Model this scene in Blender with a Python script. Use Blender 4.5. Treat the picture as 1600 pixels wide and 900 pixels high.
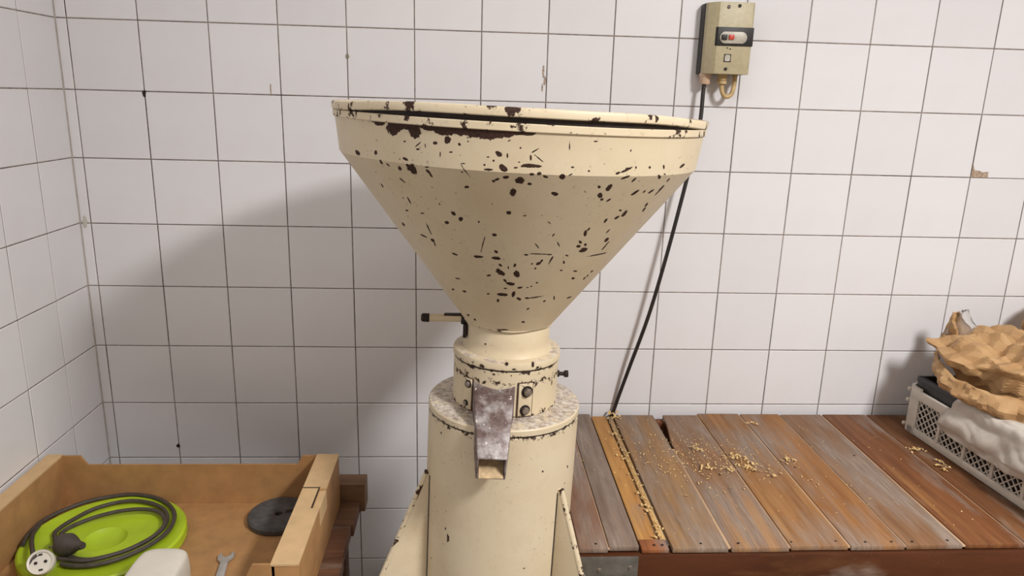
import bpy, bmesh, math, random
import numpy as np
from math import sin, cos, pi, radians, sqrt, atan2
from mathutils import Vector, Matrix, noise

S = bpy.context.scene
for o in list(bpy.data.objects):
    bpy.data.objects.remove(o)
COL = S.collection

# ------------------------------------------------------------------ camera
cam_d = bpy.data.cameras.new('camera')
cam_d.sensor_width = 36.0
cam_d.lens = 36.0 * 1136.06 / 1600.0
cam_d.clip_start = 0.02
cam = bpy.data.objects.new('camera', cam_d)
COL.objects.link(cam)
YAW, PITCH, ROLL = radians(-3.589), radians(-14.690), radians(-1.609)
RM = Matrix.Rotation(YAW, 3, 'Z') @ Matrix.Rotation(PITCH, 3, 'X') @ Matrix.Rotation(ROLL, 3, 'Y')
right, fwd, up = RM.col[0], RM.col[1], RM.col[2]
cam.matrix_world = Matrix(((right.x, up.x, -fwd.x, 0.9), (right.y, up.y, -fwd.y, -1.72346),
                           (right.z, up.z, -fwd.z, 1.52830), (0, 0, 0, 1)))
S.camera = cam

# ------------------------------------------------------------------ world, exposure, room lamp, added fill lamp
W = bpy.data.worlds.new('world'); S.world = W; W.use_nodes = True
W.node_tree.nodes['Background'].inputs[0].default_value = (0.8, 0.85, 1.0, 1)
W.node_tree.nodes['Background'].inputs[1].default_value = 0.05
S.view_settings.view_transform = 'Standard'
S.view_settings.look = 'None'
S.view_settings.gamma = 1.0
S.view_settings.use_curve_mapping = False
S.view_settings.exposure = 0.10
ROOM_X, ROOM_Y, ROOM_Z = 4.2, -3.4, 2.75

def lamp(name, loc, sx, sy, watt, color, rot=(0, 0, 0)):
    d = bpy.data.lights.new(name, 'AREA'); d.shape = 'RECTANGLE'; d.size = sx; d.size_y = sy
    d.energy = watt; d.color = color
    o = bpy.data.objects.new(name, d); o.location = loc; o.rotation_euler = rot
    COL.objects.link(o); return o
LAMP_A = (2.15, -1.95, 2.60)
LAMP_FILL = (0.85, -1.15, 2.60)
lamp('tube_or_fill_glow', (LAMP_A[0], LAMP_A[1], LAMP_A[2] - 0.05), 0.30, 0.60, 70, (1.0, 0.98, 0.965))
lamp('tube_or_fill_glow', (LAMP_FILL[0], LAMP_FILL[1], LAMP_FILL[2] - 0.05), 1.15, 0.16, 3.6, (1.0, 0.98, 0.965))  # added fill lamp, lifts the upper left of the wall

# ------------------------------------------------------------------ helpers
def tag(o, label=None, cat=None, group=None, kind=None):
    if label: o['label'] = label
    if cat: o['category'] = cat
    if group: o['group'] = group
    if kind: o['kind'] = kind
    return o

def link(name, me, mat=None, parent=None):
    if mat is not None and not me.materials: me.materials.append(mat)
    o = bpy.data.objects.new(name, me); COL.objects.link(o); o.parent = parent
    return o

def empty(name, loc=(0, 0, 0), rot=(0, 0, 0)):
    o = bpy.data.objects.new(name, None); o.empty_display_size = 0.05
    o.location = loc; o.rotation_euler = rot; COL.objects.link(o); return o

def finish(me, smooth=None):
    if smooth is not None:
        me.polygons.foreach_set('use_smooth', [True] * len(me.polygons))
        me.set_sharp_from_angle(angle=radians(smooth))
    me.update(); return me

def mesh(vs, fs, name='m', smooth=None):
    me = bpy.data.meshes.new(name); me.from_pydata([tuple(v) for v in vs], [], fs); me.validate()
    return finish(me, smooth)

def from_bm(bm, smooth=None, normals=True):
    if normals: bmesh.ops.recalc_face_normals(bm, faces=bm.faces)
    me = bpy.data.meshes.new('m'); bm.to_mesh(me); bm.free(); return finish(me, smooth)

def bm_box(bm, x0, x1, y0, y1, z0, z1, bev=0.0, seg=2):
    vs = [bm.verts.new(p) for p in ((x0,y0,z0),(x1,y0,z0),(x1,y1,z0),(x0,y1,z0),(x0,y0,z1),(x1,y0,z1),(x1,y1,z1),(x0,y1,z1))]
    fs = [bm.faces.new([vs[i] for i in f]) for f in ((3,2,1,0),(4,5,6,7),(0,1,5,4),(1,2,6,5),(2,3,7,6),(3,0,4,7))]
    if bev > 0:
        es = list({e for f in fs for e in f.edges})
        bmesh.ops.bevel(bm, geom=es, offset=bev, segments=seg, profile=0.5, affect='EDGES')

def box(x0, x1, y0, y1, z0, z1, bev=0.0, seg=2):
    bm = bmesh.new(); bm_box(bm, min(x0,x1), max(x0,x1), min(y0,y1), max(y0,y1), z0, z1, bev, seg)
    return from_bm(bm, 40 if bev else None)

def boxes(lst, bev=0.0):
    bm = bmesh.new()
    for b in lst: bm_box(bm, *b, bev)
    return from_bm(bm, 40 if bev else None)

def prism(poly, z0, z1, bev=0.0, axis='z'):
    """outline in two axes, thickness along the third"""
    bm = bmesh.new()
    def P(u, v, w): return {'z': (u, v, w), 'y': (u, w, v), 'x': (w, u, v)}[axis]
    a = [bm.verts.new(P(u, v, z0)) for u, v in poly]; b = [bm.verts.new(P(u, v, z1)) for u, v in poly]
    n = len(poly); bm.faces.new(a[::-1]); bm.faces.new(b)
    for i in range(n): bm.faces.new((a[i], a[(i+1) % n], b[(i+1) % n], b[i]))
    bmesh.ops.recalc_face_normals(bm, faces=bm.faces)
    if bev: bmesh.ops.bevel(bm, geom=list(bm.edges), offset=bev, segments=2, profile=0.5, affect='EDGES')
    return from_bm(bm, 40)

def lathe(prof, n=64, smooth=35, closed=False):
    vs, fs = [], []
    m = len(prof)
    for i in range(n):
        a = 2 * pi * i / n
        for r, z in prof: vs.append((max(r, 1e-5) * cos(a), max(r, 1e-5) * sin(a), z))
    for i in range(n):
        j = (i + 1) % n
        for k in range(m if closed else m - 1):
            k2 = (k + 1) % m
            fs.append((i*m+k, j*m+k, j*m+k2, i*m+k2))
    bm = bmesh.new(); me = bpy.data.meshes.new('t'); me.from_pydata(vs, [], fs)
    bm.from_mesh(me); bmesh.ops.remove_doubles(bm, verts=bm.verts, dist=2e-5)
    bpy.data.meshes.remove(me)
    return from_bm(bm, smooth)

def smooth_path(pts, per=8, close=False):
    P = [Vector(p) for p in pts]; out = []; n = len(P)
    for i in range(n if close else n - 1):
        if close: a, b, c, d = P[(i-1) % n], P[i], P[(i+1) % n], P[(i+2) % n]
        else: a, b, c, d = P[max(i-1, 0)], P[i], P[i+1], P[min(i+2, n-1)]
        for k in range(per):
            t = k / per
            out.append(0.5 * ((2*b) + (c-a)*t + (2*a-5*b+4*c-d)*t*t + (3*b-a-3*c+d)*t**3))
    if not close: out.append(P[-1])
    return out

def tube(path, r, n=10, smooth=50):
    vs, fs = [], []; m = len(path); prev = None
    for i, p in enumerate(path):
        t = (path[min(i+1, m-1)] - path[max(i-1, 0)]).normalized()
        if prev is None:
            ref = Vector((0, 0, 1)) if abs(t.z) < 0.9 else Vector((1, 0, 0))
            u = t.cross(ref).normalized()
        else:
            u = (prev - t * prev.dot(t)).normalized()
        prev = u; v = t.cross(u)
        rr = r(i / (m - 1)) if callable(r) else r
        for k in range(n):
            a = 2 * pi * k / n; vs.append(p + (u * cos(a) + v * sin(a)) * rr)
    for i in range(m - 1):
        for k in range(n):
            k2 = (k + 1) % n; fs.append((i*n+k, i*n+k2, (i+1)*n+k2, (i+1)*n+k))
    fs.append(tuple(range(n))[::-1]); fs.append(tuple((m-1)*n+k for k in range(n)))
    return mesh(vs, fs, smooth=smooth)

def cyl(p0, p1, r, n=20):
    return tube([Vector(p0), Vector(p1)], r, n, 40)

# ------------------------------------------------------------------ materials
def srgb(r, g, b):
    f = lambda c: (c/255/12.92) if c/255 <= 0.04045 else ((c/255+0.055)/1.055)**2.4
    return (f(r), f(g), f(b), 1.0)

class NT:
    def __init__(s, name):
        s.m = bpy.data.materials.new(name); s.m.use_nodes = True
        s.t = s.m.node_tree; s.b = s.t.nodes['Principled BSDF']
    def n(s, typ, **kw):
        x = s.t.nodes.new(typ)
        for k, v in kw.items():
            if k.startswith('i_'):
                key = k[2:]; key = int(key) if key.isdigit() else key.replace('_', ' ')
                s.put(x.inputs[key], v)
            else: setattr(x, k, v)
        return x
    def put(s, sock, v):
        if isinstance(v, bpy.types.NodeSocket): s.t.links.new(v, sock)
        elif isinstance(v, bpy.types.Node): s.t.links.new(v.outputs[0], sock)
        else: sock.default_value = v
    def coord(s, kind='Object', scale=(1, 1, 1)):
        c = s.n('ShaderNodeTexCoord'); mp = s.n('ShaderNodeMapping'); s.put(mp.inputs[0], c.outputs[kind])
        mp.inputs['Scale'].default_value = scale; return mp.outputs[0]
    def noise(s, vec, scale, detail=4, rough=0.55):
        x = s.n('ShaderNodeTexNoise'); s.put(x.inputs['Vector'], vec)
        x.inputs['Scale'].default_value = scale; x.inputs['Detail'].default_value = detail; x.inputs['Roughness'].default_value = rough
        return x.outputs['Fac']
    def ramp(s, v, a, b, lo=0.0, hi=1.0):
        x = s.n('ShaderNodeMapRange'); x.clamp = True; s.put(x.inputs['Value'], v)
        for k, val in zip(('From Min', 'From Max', 'To Min', 'To Max'), (a, b, lo, hi)): x.inputs[k].default_value = val
        return x.outputs[0]
    def math(s, op, a, b=0.0):
        x = s.n('ShaderNodeMath', operation=op); s.put(x.inputs[0], a); s.put(x.inputs[1], b); return x.outputs[0]
    def mix(s, f, a, b, mode='MIX'):
        x = s.n('ShaderNodeMix', data_type='RGBA', blend_type=mode)
        s.put(x.inputs[0], f); s.put(x.inputs[6], a); s.put(x.inputs[7], b); return x.outputs[2]
    def bump(s, h, strength=0.3, dist=0.002):
        x = s.n('ShaderNodeBump'); s.put(x.inputs['Height'], h); x.inputs['Strength'].default_value = strength
        x.inputs['Distance'].default_value = dist; s.put(s.b.inputs['Normal'], x.outputs[0])
    def out(s, color=None, rough=None, metal=None, spec=None):
        if color is not None: s.put(s.b.inputs['Base Color'], color)
        if rough is not None: s.put(s.b.inputs['Roughness'], rough)
        if metal is not None: s.put(s.b.inputs['Metallic'], metal)
        if spec is not None: s.put(s.b.inputs['Specular IOR Level'], spec)
        return s.m

def simple(name, col, rough=0.5, metal=0.0, var=0.12, scale=40, bump=0.1):
    k = NT(name); v = k.coord(); n = k.noise(v, scale)
    dark = tuple(c * (1 - 2 * var) for c in col[:3]) + (1,); lite = tuple(min(1, c * (1 + var)) for c in col[:3]) + (1,)
    k.bump(n, bump, 0.001)
    return k.out(k.mix(k.ramp(n, 0.3, 0.7), dark, lite), rough, metal)

def mat_tile():
    k = NT('glazed_white_tile'); v = k.coord(); oi = k.n('ShaderNodeObjectInfo')
    base = k.mix(oi.outputs['Random'], srgb(226, 225, 228), srgb(232, 231, 234))
    sp = k.ramp(k.noise(v, 260, 2), 0.765, 0.80)
    base = k.mix(k.math('MULTIPLY', sp, 0.55), base, srgb(120, 100, 90))
    soil = k.ramp(k.noise(v, 9, 4), 0.45, 0.85)
    base = k.mix(k.math('MULTIPLY', soil, 0.10), base, srgb(190, 176, 168))
    k.bump(k.noise(v, 30, 1), 0.02, 0.001)
    return k.out(base, 0.28, spec=0.4)

def mat_grout():
    k = NT('dirty_grout'); v = k.coord(); n = k.ramp(k.noise(v, 3.2, 4), 0.40, 0.60); f = k.ramp(k.noise(v, 60, 3), 0.35, 0.65)
    d = k.mix(f, srgb(50, 38, 33), srgb(84, 70, 62)); l = k.mix(f, srgb(112, 99, 90), srgb(150, 138, 128))
    # level joints hold less dirt than the upright ones
    c = k.n('ShaderNodeTexCoord'); sx = k.n('ShaderNodeSeparateXYZ'); k.put(sx.inputs[0], c.outputs['Object'])
    fr = k.math('FRACT', k.math('ADD', k.math('DIVIDE', k.math('SUBTRACT', 1.81871, sx.outputs[2]), 0.15), 0.5))
    level = k.ramp(k.math('ABSOLUTE', k.math('SUBTRACT', fr, 0.5)), 0.012, 0.016, 1.0, 0.0)
    level = k.math('MULTIPLY', level, k.ramp(k.noise(v, 5, 3), 0.38, 0.52, 0.1, 0.85))
    return k.out(k.mix(level, k.mix(n, d, l), l), 0.9)

def mat_cream(name, amount=0.0, speck=0.5, flour=0.0, seams=(), tint=0.0):
    """old cream enamel: chips down to dark iron where attribute 'wear' says so, plus scattered ones"""
    k = NT(name); v = k.coord(); at = k.n('ShaderNodeAttribute', attribute_name='wear')
    n1 = k.noise(v, 120, 5, 0.65); w = k.math('ADD', at.outputs['Fac'], k.math('MULTIPLY', k.math('SUBTRACT', n1, 0.5), 0.85))
    m1 = k.ramp(w, 0.485, 0.53)
    big = k.noise(v, 40, 6, 0.66); m2 = k.ramp(big, 0.72 - amount, 0.74 - amount)
    zone = k.ramp(k.noise(v, 7, 2), 0.46, 0.62)
    fine = k.ramp(k.noise(v, 190, 3, 0.6), 0.66, 0.70); m3 = k.math('MULTIPLY', k.math('MULTIPLY', fine, zone), speck)
    m = k.math('MAXIMUM', m1, k.math('MAXIMUM', m2, m3))
    c = k.n('ShaderNodeTexCoord'); sx = k.n('ShaderNodeSeparateXYZ'); k.put(sx.inputs[0], c.outputs['Object'])
    for zs, wd in seams:      # rust creeping out of the joints
        dist = k.math('ABSOLUTE', k.math('SUBTRACT', sx.outputs[2], zs)); near = k.ramp(dist, 0.0, wd, 1.0, 0.0)
        rust = k.ramp(k.math('ADD', k.math('MULTIPLY', near, 0.24), k.noise(v, 110, 6, 0.7)), 0.70, 0.76)
        m = k.math('MAXIMUM', m, rust)
    tone = k.ramp(k.noise(v, 6, 4), 0.3, 0.7)
    cream = k.mix(tone, srgb(214, 197, 165), srgb(221, 207, 179))
    grime = k.ramp(k.noise(v, 16, 6, 0.7), 0.48, 0.85); cream = k.mix(k.math('MULTIPLY', grime, 0.22 + tint), cream, srgb(186, 156, 116))
    smear = k.ramp(k.noise(v, 55, 6, 0.75), 0.58, 0.72); cream = k.mix(k.math('MULTIPLY', smear, 0.12 + 2.5 * max(amount, 0)), cream, srgb(150, 116, 82))
    if flour > 0:             # flour dust lies on faces that look up
        g = k.n('ShaderNodeNewGeometry'); gz = k.n('ShaderNodeSeparateXYZ'); k.put(gz.inputs[0], g.outputs['Normal'])
        upw = k.ramp(gz.outputs[2], 0.55, 0.9)
        fm = k.ramp(k.noise(v, 38, 7, 0.75), 0.60 - flour * 0.25, 0.66 - flour * 0.2)
        gr = k.ramp(k.noise(v, 110, 6, 0.75), 0.38, 0.62)
        cream = k.mix(k.math('MULTIPLY', k.math('MULTIPLY', fm, upw), 0.9), cream, k.mix(gr, srgb(140, 120, 106), srgb(226, 218, 208)))
    iron = k.mix(k.ramp(k.noise(v, 300, 2), 0.3, 0.7), srgb(44, 28, 22), srgb(72, 47, 36))
    k.bump(k.math('SUBTRACT', 1.0, m), 0.35, 0.0012)
    return k.out(k.mix(m, cream, iron), k.ramp(m, 0, 1, 0.45, 0.8), spec=0.35)

def mat_plank(name, worn):
    """worn bench wood: grain along local Y, greyed where it is rubbed; tone from the object's colour"""
    k = NT(name); oi = k.n('ShaderNodeObjectInfo')
    c = k.n('ShaderNodeTexCoord'); add = k.n('ShaderNodeVectorMath', operation='ADD')
    k.put(add.inputs[0], c.outputs['Object'])
    rv = k.n('ShaderNodeCombineXYZ'); k.put(rv.inputs[0], k.math('MULTIPLY', oi.outputs['Random'], 7.0)); k.put(rv.inputs[1], k.math('MULTIPLY', oi.outputs['Random'], 13.0))
    k.put(add.inputs[1], rv.outputs[0])
    mp = k.n('ShaderNodeMapping'); k.put(mp.inputs[0], add.outputs[0]); mp.inputs['Scale'].default_value = (55, 3.0, 12)
    mq = k.n('ShaderNodeMapping'); k.put(mq.inputs[0], add.outputs[0]); mq.inputs['Scale'].default_value = (14, 3.2, 8)
    grain = k.noise(mp.outputs[0], 1.0, 6, 0.65); blot = k.noise(mq.outputs[0], 1.0, 5, 0.6)
    ms = k.n('ShaderNodeMapping'); k.put(ms.inputs[0], add.outputs[0]); ms.inputs['Scale'].default_value = (190, 11, 60)
    fine = k.noise(ms.outputs[0], 1.0, 5, 0.7)
    base = k.mix(k.ramp(grain, 0.35, 0.65), k.mix(1.0, oi.outputs['Color'], (0.62, 0.56, 0.50, 1), 'MULTIPLY'), oi.outputs['Color'])
    gm = k.math('MULTIPLY', k.ramp(blot, 0.58 - worn * 0.28, 0.74 - worn * 0.22), 0.88)
    grey = k.mix(k.ramp(fine, 0.3, 0.7), srgb(112, 95, 84), srgb(160, 145, 132))
    base = k.mix(gm, base, grey)
    rub = k.ramp(k.noise(mp.outputs[0], 0.45, 5, 0.6), 0.54, 0.66); rub = k.math('MULTIPLY', rub, k.ramp(k.noise(mq.outputs[0], 0.6, 3), 0.42, 0.60))
    base = k.mix(k.math('MULTIPLY', rub, 0.75), base, k.mix(0.5, oi.outputs['Color'], srgb(182, 134, 76)))
    dark = k.ramp(k.noise(mq.outputs[0], 2.3, 4, 0.6), 0.60, 0.78); base = k.mix(k.math('MULTIPLY', dark, 0.45), base, srgb(72, 46, 32))
    fl = k.ramp(k.noise(add.outputs[0], 230, 3, 0.7), 0.69, 0.74); base = k.mix(k.math('MULTIPLY', fl, 0.5), base, srgb(205, 190, 170))
    k.bump(grain, 0.35, 0.0015)
    return k.out(base, 0.62, spec=0.3)

def mat_spout():
    k = NT('floury_bare_steel'); v = k.coord()
    z = k.noise(v, 22, 5, 0.65); f = k.noise(v, 120, 4, 0.7)
    a = k.mix(k.ramp(f, 0.3, 0.7), srgb(84, 66, 62), srgb(122, 102, 98)); b = k.mix(k.ramp(f, 0.3, 0.7), srgb(140, 130, 130), srgb(190, 184, 182))
    c = k.mix(k.ramp(z, 0.44, 0.60), a, b); sp = k.ramp(k.noise(v, 170, 2), 0.68, 0.72)
    k.bump(f, 0.3, 0.001)
    return k.out(k.mix(sp, c, srgb(228, 222, 216)), 0.55, 0.25)

def mat_paper():
    k = NT('brown_kraft_paper'); v = k.coord(); n = k.noise(v, 18, 5); f = k.noise(v, 160, 3)
    c = k.mix(k.ramp(n, 0.35, 0.65), srgb(170, 132, 90), srgb(192, 156, 112)); k.bump(f, 0.15, 0.001)
    return k.out(c, 0.62, spec=0.3)

def mat_clear():
    k = NT('clear_plastic_film'); k.b.inputs['Transmission Weight'].default_value = 0.9; k.b.inputs['IOR'].default_value = 1.2
    v = k.coord(); k.bump(k.noise(v, 40, 2), 0.3, 0.002)
    return k.out(k.mix(k.noise(v, 30, 2), (0.9, 0.9, 0.88, 1), (1, 1, 1, 1)), 0.08)

M_TILE, M_GROUT = mat_tile(), mat_grout()
M_CREAM = mat_cream('chipped_cream_enamel', -0.02, 0.7)
M_CREAM_RIM = mat_cream('chipped_cream_enamel_rim', 0.15, 1.0)
M_CREAM_BODY = mat_cream('cream_enamel_body', -0.02, 0.6, 0, ((1.0095, .013),), 0.10)
M_CREAM_FLOUR = mat_cream('floury_cream_enamel', -0.02, 0.4, 0.9, ((1.0112, .006),))
M_CREAM_COLLAR = mat_cream('chipped_cream_enamel_collar', 0.03, 0.8, 0.5, ((1.1055, .010), (1.028, .012), (1.085, .014)))
M_IRON = simple('dark_iron', srgb(44, 34, 30), 0.6, 0.3, 0.25, 90, 0.3)
M_BOLT = simple('worn_steel_bolt', srgb(150, 138, 126), 0.45, 0.5, 0.3, 160, 0.3)
M_SPOUT = mat_spout()
M_RUST = simple('brown_rust', srgb(86, 60, 46), 0.85, 0, 0.35, 140, 0.4)
M_PLANK = mat_plank('worn_bench_plank', 0.62)
M_PLANK_RAW = mat_plank('rubbed_bench_plank', 0.2)
M_GREYMETAL = simple('dull_zinc_plate', srgb(116, 112, 104), 0.5, 0.4, 0.2, 30, 0.15)
M_SWITCH = simple('beige_switch_plastic', srgb(186, 175, 142), 0.45, 0, 0.06, 120, 0.05)
M_BLACK = simple('black_plastic', srgb(34, 31, 30), 0.5, 0, 0.2, 60, 0.1)
M_WINDOW = simple('grey_button_plate', srgb(186, 180, 166), 0.4, 0, 0.08, 80, 0.05)
M_RED = simple('red_button', srgb(205, 66, 48), 0.4, 0, 0.1, 80, 0.05)
M_CONDUIT = simple('yellowed_conduit', srgb(196, 168, 118), 0.5, 0, 0.15, 90, 0.1)
M_GLAND = simple('pinkish_cable_gland', srgb(206, 176, 150), 0.5, 0, 0.12, 70, 0.1)
M_CABLE = simple('black_cable_rubber', srgb(38, 32, 31), 0.5, 0, 0.15, 60, 0.05)
M_GCABLE = simple('grey_cable_rubber', srgb(74, 66, 60), 0.55, 0, 0.15, 80, 0.1)
M_LIME = simple('lime_green_plastic', srgb(178, 205, 40), 0.4, 0, 0.08, 12, 0.03)
M_CARD = simple('brown_cardboard', srgb(176, 132, 84), 0.75, 0, 0.09, 26, 0.1)
M_CARDTOP = simple('pale_cardboard_fold', srgb(214, 180, 134), 0.75, 0, 0.06, 26, 0.1)
M_SCOOP = simple('white_plastic', srgb(226, 220, 206), 0.4, 0, 0.04, 20, 0.03)
M_STONE = simple('dark_grey_stone', srgb(82, 80, 80), 0.7, 0, 0.2, 70, 0.4)
M_WRENCH = simple('dull_chrome', srgb(200, 196, 190), 0.4, 0.6, 0.12, 60, 0.1)
M_CRATE = simple('pale_grey_crate_plastic', srgb(206, 198, 186), 0.5, 0, 0.06, 30, 0.05)
M_CLOTH = simple('pale_grey_cloth', srgb(196, 188, 178), 0.85, 0, 0.05, 60, 0.15)
M_PAPER, M_FILM = mat_paper(), mat_clear()
M_PLASTER = simple('white_plaster', srgb(226, 222, 216), 0.85, 0, 0.03, 8, 0.05)
M_FLOOR = simple('grey_floor', srgb(96, 88, 80), 0.6, 0, 0.12, 12, 0.05)
M_PAINT = simple('beige_wall_paint', srgb(204, 192, 178), 0.85, 0, 0.04, 8, 0.05)
M_FLAKE = simple('pale_wood_flake', srgb(222, 188, 128), 0.8, 0, 0.15, 300, 0.1)
M_APRON = None

# ------------------------------------------------------------------ the room
T = 0.15; Z0 = 1.81871; X0 = 0.02384
tag(link('floor', box(-0.1, ROOM_X + 0.1, ROOM_Y - 0.1, 0.1, -0.1, 0.0), M_FLOOR), kind='structure')
tag(link('ceiling', box(-0.1, ROOM_X + 0.1, ROOM_Y - 0.1, 0.1, ROOM_Z, ROOM_Z + 0.1), M_PLASTER), kind='structure')
tag(link('wall_right', box(ROOM_X, ROOM_X + 0.1, ROOM_Y, 0.0, 0, ROOM_Z), M_PAINT), kind='structure')
tag(link('wall_front', box(0, ROOM_X, ROOM_Y - 0.1, ROOM_Y, 0, ROOM_Z), M_PAINT), kind='structure')
wall_back = tag(link('wall_back', box(-0.1, ROOM_X + 0.1, 0.0016, 0.1, 0, ROOM_Z), M_GROUT), kind='structure')
wall_left = tag(link('wall_left', box(-0.1, -0.0013, ROOM_Y, 0.0015, 0, ROOM_Z), M_GROUT), kind='structure')

def tile_geo(w, h, g=0.0011, c=0.0013):
    a, b = w / 2 - g, h / 2 - g
    vs = []
    for (u, v, y) in ((a - c, b - c, 0.0), (a, b, 0.0011), (a, b, 0.005)):
        vs += [(-u, y, -v), (u, y, -v), (u, y, v), (-u, y, v)]
    fs = [(0, 1, 2, 3)]
    for L in (0, 4):
        for i in range(4):
            j = (i + 1) % 4; fs.append((L + i, L + 4 + i, L + 4 + j, L + j))
    return vs, fs
_tc = {}
def tile_mesh(w, h):
    key = (round(w, 4), round(h, 4))
    if key not in _tc:
        _tc[key] = mesh(*tile_geo(w, h)); _tc[key].materials.append(M_TILE)
    return _tc[key]
def joined_tiles(cells, parent, mk):
    vs, fs = [], []
    for (cx, cz, w, h) in cells:
        v, f = tile_geo(w, h); b = len(vs); vs += [mk(cx, cz, p) for p in v]; fs += [tuple(i + b for i in q) for q in f]
    if vs: tag(link('tile_field', mesh(vs, fs), M_TILE, parent), kind='stuff')
rnd = random.Random(5)
rows = []
z = Z0 + 6 * T; r = -6
while z - T > -0.14:
    top, bot = min(z, ROOM_Z), max(z - T, 0.0); rows.append((r, (top + bot) / 2, top - bot)); z -= T; r += 1
cols_b = [(-1, X0 / 2, X0)] + [(c, X0 + (c + 0.5) * T, T) for c in range(28)]
ly = [0.0, -0.1348, -0.2768] + [-0.2768 - 0.1485 * i for i in range(1, 22)]
cols_l = [(i, (ly[i] + ly[i+1]) / 2, ly[i] - ly[i+1]) for i in range(len(ly) - 1) if ly[i+1] > ROOM_Y]
far_b, far_l = [], []
for r, cz, h in rows:
    for c, cx, w in cols_b:
        if cx + w / 2 > ROOM_X: continue
        if -1 <= r <= 10 and c < 20:
            if (c, r) == (14, 2):      # the tile with its lower corner knocked off
                x0, x1, z0, z1 = cx - w/2 + .0011, cx + w/2 - .0011, cz - h/2 + .0011, cz + h/2 - .0011
                poly = [(x0 + .042, z0), (x1, z0), (x1, z1), (x0, z1), (x0, z0 + .031), (x0 + .006, z0 + .017), (x0 + .019, z0 + .0155), (x0 + .027, z0 + .0125), (x0 + .042, z0 + .0135)]
                o = link('tile', prism(poly, 0.0, 0.005, axis='y'), M_TILE, wall_back); o['label'] = 'white tile with a broken lower corner'
                link('broken_mortar', prism([(x0, z0), (x0 + .042, z0), (x0 + .042, z0 + .014), (x0 + .008, z0 + .018), (x0, z0 + .03)], 0.0008, 0.0030, axis='y'), simple('bare_mortar', srgb(186, 164, 142), 0.9, 0, 0.3, 200, 0.5), wall_back)
                continue
            o = link('tile', tile_mesh(w, h), None, wall_back)
            o.location = (cx, rnd.uniform(-.0003, .0003), cz); o.rotation_euler = (rnd.uniform(-.002, .002), rnd.uniform(-.0012, .0012), rnd.uniform(-.002, .002))
        else: far_b.append((cx, cz, w, h))
    for c, cy, w in cols_l:
        if -1 <= r <= 10 and c < 12:
            o = link('tile', tile_mesh(w, h), None, wall_left)
            o.location = (rnd.uniform(-.0003, .0003), cy, cz); o.rotation_euler = (rnd.uniform(-.0015, .0015), rnd.uniform(-.0015, .0015), pi / 2)
        else: far_l.append((cy, cz, w, h))
joined_tiles(far_b, wall_back, lambda cx, cz, p: (cx + p[0], p[1], cz + p[2]))
joined_tiles(far_l, wall_left, lambda cy, cz, p: (-p[1], cy + p[0], cz + p[2]))
tag(link('trim_1', box(-.0010, .0022, -.0022, .0010, 0, ROOM_Z), simple('pale_corner_caulk', srgb(186, 178, 172), .8, 0, .1, 40, .1)), kind='structure')
# spots where something was once fixed to the wall
def blot(name, x, zc, w, h, mat, seed):
    rr = random.Random(seed); n = 14
    poly = [(x + w * cos(2*pi*i/n) * rr.uniform(.6, 1.1), zc + h * sin(2*pi*i/n) * rr.uniform(.6, 1.1)) for i in range(n)]
    link(name, prism(poly, -0.0012, 0.002, axis='y'), mat, wall_back)
blot('rusty_nail', 0.1735, 1.514, .0045, .009, M_IRON, 1)
blot('rusty_nail', 0.1725, 0.652, .0045, .006, M_IRON, 2)
blot('putty_spot', 0.625, 1.607, .0045, .006, simple('grey_putty', srgb(140, 132, 116), .8), 3)
M_SCUFF = simple('brown_scuff', srgb(176, 156, 140), .7, 0, .3, 200, .2)
for i, (x, zc, w, h) in enumerate(((1.066, 1.588, .0022, .016), (1.070, 1.566, .0028, .013), (1.0645, 1.551, .002, .010), (.452, 1.532, .0015, .016))):
    blot('scuff', x, zc, w, h, M_SCUFF, 10 + i)
blot('scuff', 0.011, 1.222, .006, .016, simple('yellow_stain', srgb(208, 202, 190), .7), 20)

def fixture(loc, sx, sy, label):
    e = tag(empty('ceiling_or_fill_light', loc), label, 'light')  # serves the ceiling lamp and the added fill lamp
    link('housing', box(-sx/2 - .03, sx/2 + .03, -sy/2 - .03, sy/2 + .03, -0.01, 0.07, .006), M_PLASTER, e)
    k = NT('lit_diffuser'); k.b.inputs['Emission Color'].default_value = (1, .98, .965, 1); k.b.inputs['Emission Strength'].default_value = 3.0
    v = k.coord(); k.out(k.mix(k.noise(v, 20), (.8, .8, .78, 1), (.85, .85, .83, 1)), .4)
    link('diffuser', box(-sx/2, sx/2, -sy/2, sy/2, -0.035, -0.011, .004), k.m, e)
    link('stem', cyl((0, 0, .07), (0, 0, ROOM_Z - loc[2]), .012), M_PLASTER, e)
fixture(LAMP_A, .30, .60, 'short white ceiling light hanging beyond the end of the slatted table')
fixture(LAMP_FILL, 1.15, .16, 'added fill light, a long white tube above the hopper near the left wall')

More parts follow.
